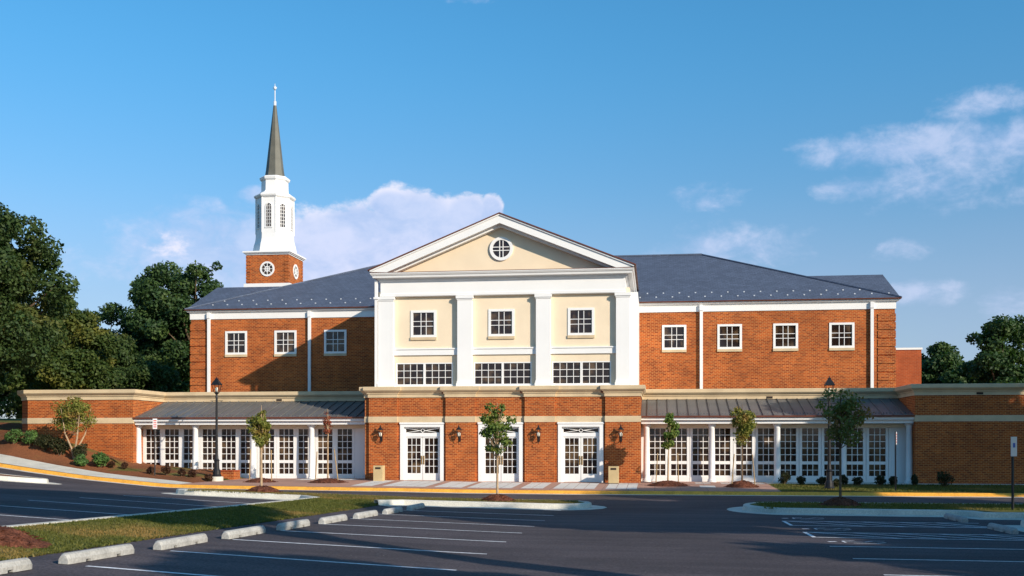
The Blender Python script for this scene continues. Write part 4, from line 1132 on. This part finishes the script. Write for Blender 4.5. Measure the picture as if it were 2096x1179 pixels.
def mound(px, Y, wpx, hpx, label, z=None):
    x = XA(px, Y); r = wpx/2*Y/F; hh = hpx*Y/F
    gz = G(x, Y) if z is None else z
    rr = np.random.RandomState(abs(int(px))); mb = MB(); seg = 28; rings = [(1.12, -.12), (1.0, .0), (.85, .25), (.65, .55), (.45, .82), (.22, .96), (.06, 1.0)]
    for q, zq in rings:
        for i in range(seg):
            a = 2*math.pi*i/seg; k = 1+rr.normal()*.035; mb.v.append((q*r*k*math.cos(a), q*r*.8*k*math.sin(a), zq*hh*(1+rr.normal()*.05)))
    for j in range(len(rings)-1):
        for i in range(seg): i2 = (i+1) % seg; mb.f.append((j*seg+i, j*seg+i2, (j+1)*seg+i2, (j+1)*seg+i)); mb.m.append(0)
    mb.f.append(tuple((len(rings)-1)*seg+i for i in range(seg))); mb.m.append(0)
    # chips
    for k in range(240):
        a = rr.rand()*6.28; q = rr.rand()**.5*1.08; zq = hh*max(0, 1-q**1.7); s = .015+.03*rr.rand(); b = rr.rand()*3.14
        cx_, cy_ = q*r*math.cos(a), q*r*.8*math.sin(a); dx, dy = s*1.6*math.cos(b), s*1.6*math.sin(b)
        mb.quad((cx_-dx, cy_-dy, zq), (cx_+dy*.3, cy_-dx*.3, zq+s), (cx_+dx, cy_+dy, zq+s*.6), (cx_-dy*.3, cy_+dx*.3, zq+.01))
    o = mb.build('mulch_mound', MT['mulch'], None, (x, Y, gz)); return tag(o, label, 'mulch mound', 'mulch mounds around the young trees')
zi = lambda x, y: Hroad(x, y)+.172
def mz(px, Y): return zi(XA(px, Y), Y)
mound(1018, 38.7, 76, 14, 'mulch mound around the tree on the centre island', mz(1018, 38.7))
x = XA(1018, 38.7); young('young leafy green tree on the centre island before the middle door', (x, 38.7, mz(1018, 38.7)), ZA(1018, 810, 38.7)+.13, 2.62, (.78, .7, 1.2), 'leaf_young', 2300, .056, 0, seed=21, clumps=44, cr=.27)
mound(1720, 38.2, 82, 16, 'mulch mound around the tree on the right island', mz(1720, 38.2))
young('young tree with rusty green leaves on the right island before the lamp post', (XA(1720, 38.2), 38.2, mz(1720, 38.2)), 4.3, 3.05, (1.2, 1.0, 1.2), 'leaf_autumn', 1900, .064, 0, seed=22, clumps=46, cr=.26, bark='bark')
mound(537, 39.2, 82, 14, 'mulch mound on the left island by the car park', mz(537, 39.2))
young('slim young tree with golden green leaves on the left island', (XA(535, 39.2), 39.2, mz(535, 39.2)), 4.0, 2.45, (.42, .4, 1.08), 'leaf_gold', 2300, .058, 0, seed=23, clumps=24, cr=.55)
# pavement trees with stakes
def staked(px, Y, mw, mh, args, lab, mlab, stakes):
    mound(px, Y, mw, mh, mlab)
    x = XA(px, Y); z = G(x, Y); young(lab, (x, Y, z), *args)
    for spx, tpx, top, sl_ in stakes:
        xa = XA(spx, Y-.1); xb = XA(tpx, Y-.1); zt_ = ZA(tpx, top, Y)
        mb = MB(); mb.tube([(0, 0, -.15), (xb-xa, 0, zt_-z)], .028, 6)
        o = mb.build('tree_stake', MT['stake'], None, (xa, Y-.1, z+.02)); tag(o, sl_, 'stake', 'wooden stakes holding the pavement trees')
staked(533, 52.8, 68, 9, (4.6, 3.0, (.30, .3, .8), 'leaf_gold', 700, .06, 0, 'palebark', 24, 14), 'thin sparse tree on the pavement just behind the left island tree', 'mulch mound on the pavement behind the left island tree',
       ((510, 513, 920, 'left wooden stake of the pavement tree behind the left island tree'), (556, 555, 922, 'right wooden stake of the pavement tree behind the left island tree')))
staked(671, 52.6, 82, 9, (4.2, 2.95, (.30, .3, .95), 'leaf_red', 420, .055, 0, 'palebark', 25, 14), 'nearly bare reddish young tree on the pavement before the left gallery', 'mulch mound under the bare reddish tree',
       ((645, 649, 925, 'left wooden stake beside the bare reddish tree'), (693, 684, 920, 'leaning right wooden stake beside the bare reddish tree')))
staked(1367, 53.0, 86, 10, (4.2, 2.75, (.40, .38, 1.08), 'leaf_young', 2400, .062, .22, 'palebark', 26, 20), 'slim dark green staked tree nearest the right end of the entrance', 'mulch mound under the first tree right of the entrance',
       ((1342, 1346, 928, 'left stake of the first tree right of the entrance'), (1389, 1387, 928, 'right stake of the first tree right of the entrance')))
staked(1519, 52.2, 66, 13, (4.5, 3.05, (.52, .5, 1.12), 'leaf_gold', 3200, .060, 0, 'bark', 27, 26), 'bushy golden green staked tree before the right gallery', 'mulch mound under the second tree right of the entrance',
       ((1497, 1503, 930, 'left stake of the second tree right of the entrance'), (1546, 1540, 931, 'right stake of the second tree right of the entrance')))
p = hit(152, 938); young('multi stemmed ornamental tree with thin yellow green leaves on the left mulch bank', p, 3.9, 2.35, (1.35, 1.2, 1.25), 'leaf_gold', 4200, .06, 0, 'palebark', 28, 34, 5, 'ornamental_tree', .28)

# shrubs
def shrub(px, Y, wpx, hpx, leafmat, label, n=900, size=.05, name='shrub', grp=None, seed=0, z=None):
    x = XA(px, Y); gz = G(x, Y) if z is None else z; rx = wpx/2*Y*1.03/F; rz = hpx/2*Y*1.03/F
    t = thing(name, label, 'shrub', (x, Y, gz), grp)
    cl = [(0, 0, rz*.95, rx*.8, rx*.7, rz*.85)] + [(c[0], c[1], max(.05, c[2]), *c[3:]) for c in clump_cloud(12, (rx*.75, rx*.65, rz*.8), rx*.38, 50+seed, rz)]
    leaf_mesh('foliage', cl, n, size, MT[leafmat], t, shell=.35)
    mb = MB(); r = random.Random(seed+5)
    for k in range(7): a = r.random()*6.28; mb.tube([(0, 0, -.05), (rx*.3*math.cos(a), rx*.3*math.sin(a), rz*.6), (rx*.7*math.cos(a), rx*.7*math.sin(a), rz*1.3)], [.02, .015, .006], 4)
    mb.build('stem', MT['bark'], t); return t
LS = [(28, 54.6, 42, 34, 'leaf_shrub', 'green shrub at the far left of the mulch bank'), (62, 54.4, 42, 36, 'leaf_shrub', 'green shrub touching the left end of the low wall'),
      (92, 54.0, 42, 40, 'leaf_box', 'dark shrub, first against the low brick wall'), (122, 53.8, 50, 44, 'leaf_box', 'large dark shrub behind the ornamental tree'),
      (166, 53.6, 34, 40, 'leaf_box', 'dark shrub right behind the ornamental trunk'), (165, 52.7, 34, 28, 'leaf_shrub', 'pale green shrub at the foot of the ornamental tree'),
      (206, 53.2, 44, 36, 'leaf_shrub', 'bright green rounded shrub on the lower mulch bank'), (228, 53.6, 22, 16, 'leaf_maroon', 'low maroon shrub right of the bright green one'), (254, 53.9, 16, 16, 'leaf_maroon', 'small dark shrub by the wall corner')]
for i, a in enumerate(LS): shrub(*a[:4], a[4], a[5], 1500 if a[2] > 30 else 500, .055, seed=i, grp='shrubs on the mulch bank')
BS = [(308, 20, 18), (341, 24, 26), (372, 20, 20), (393, 22, 18), (427, 22, 18)]
for i, (px, w, hh) in enumerate(BS): shrub(px, 53.0, w, hh, 'leaf_maroon', ['dark green shrub leftmost in the bed before the left gallery', 'olive shrub right of the thin sign post', 'maroon shrub in the middle of the gallery bed', 'maroon shrub before the second gallery column', 'dark shrub beside the left lamp post'][i], 600, .05, seed=20+i, grp='shrubs in the gallery bed')
RSH = [(1605, 54.6, 22, 18, 'round shrub at the left end of the right verge'), (1641, 54.4, 18, 15, 'second round shrub of the right verge'), (1682, 54.2, 18, 13, 'flat shrub left of the right lamp post'),
       (1711, 52.3, 14, 14, 'small shrub hugging the right lamp post'), (1727, 54.0, 18, 17, 'round shrub behind the right island tree trunk'), (1757, 54.0, 18, 15, 'round shrub right of the island tree trunk'), (1801, 53.8, 20, 18, 'taller round shrub in the middle of the right verge'),
       (1829, 53.8, 16, 16, 'round shrub behind the thin sign post'), (1872, 53.9, 14, 20, 'narrow shrub at the right gallery corner'), (1934, 53.2, 30, 27, 'large dark shrub before the right brick wall')]
for i, (px, Y, w, hh, lab) in enumerate(RSH): shrub(px, Y, w*1.25, hh*1.3, 'leaf_box', lab, 700, .045, seed=30+i, grp='round shrubs along the right verge')
mound(-34, 16.5, 270, 42, 'heap of dark mulch on the median at the left edge', Hroad(XA(-34, 16.5), 16.5)+.05)

# grass blades on the median and islands, verge
def blades(name, area, n, hgt, zf, inside, m='blade'):
    pts = []
    while len(pts) < n:
        x = rs.uniform(area[0], area[1], n); y = rs.uniform(area[2], area[3], n)
        for a, b in zip(x, y):
            if inside(a, b): pts.append((a, b, zf(a, b)))
            if len(pts) >= n: break
    P = np.array(pts); a = rs.rand(n)*6.28; w = .012+.010*rs.rand(n); hh = hgt*(.5+rs.rand(n)); lx = rs.normal(size=n)*.03; ly = rs.normal(size=n)*.03
    A = P+np.stack([np.cos(a)*w, np.sin(a)*w, -.01+0*a], 1); Bq = P-np.stack([np.cos(a)*w, np.sin(a)*w, .01+0*a], 1); C = P+np.stack([lx, ly, hh], 1)
    V = np.stack([A, Bq, C], 1).reshape(-1, 3); mesh = bpy.data.meshes.new(name)
    mesh.vertices.add(3*n); mesh.vertices.foreach_set('co', V.ravel().astype(np.float32)); mesh.loops.add(3*n); mesh.loops.foreach_set('vertex_index', np.arange(3*n, dtype=np.int32))
    mesh.polygons.add(n); mesh.polygons.foreach_set('loop_start', np.arange(0, 3*n, 3, dtype=np.int32)); mesh.update(calc_edges=True); mesh.materials.append(MT[m])
    o = bpy.data.objects.new(name, mesh); COL.objects.link(o); o['kind'] = 'stuff'; o['label'] = 'short patchy grass'; return o
o = blades('grass', (MED0+.22, MED1+.02, 12, 40), 60000, .034, lambda x, y: Hroad(x, y)+hmed(x, y)-.01, lambda x, y: True)
o['label'] = 'short yellow green grass on the long median'
o = blades('grass', (-17.2, -2.8, 37.9, 40.0), 26000, .045, lambda x, y: Hroad(x, y)+.17, lambda x, y: True, 'blade_dry'); o['label'] = 'dry grass on the centre island by the drive'
o = blades('grass', (3.6, 16, 36.3, 40.0), 16000, .05, lambda x, y: Hroad(x, y)+.17, lambda x, y: True); o['label'] = 'short grass on the right island'
o = blades('grass', (5.7, 18, 49.1, 54.8), 16000, .06, G, lambda x, y: True); o['label'] = 'lawn strip before the right gallery'
print('objects', len(bpy.data.objects), 'guards', ng)
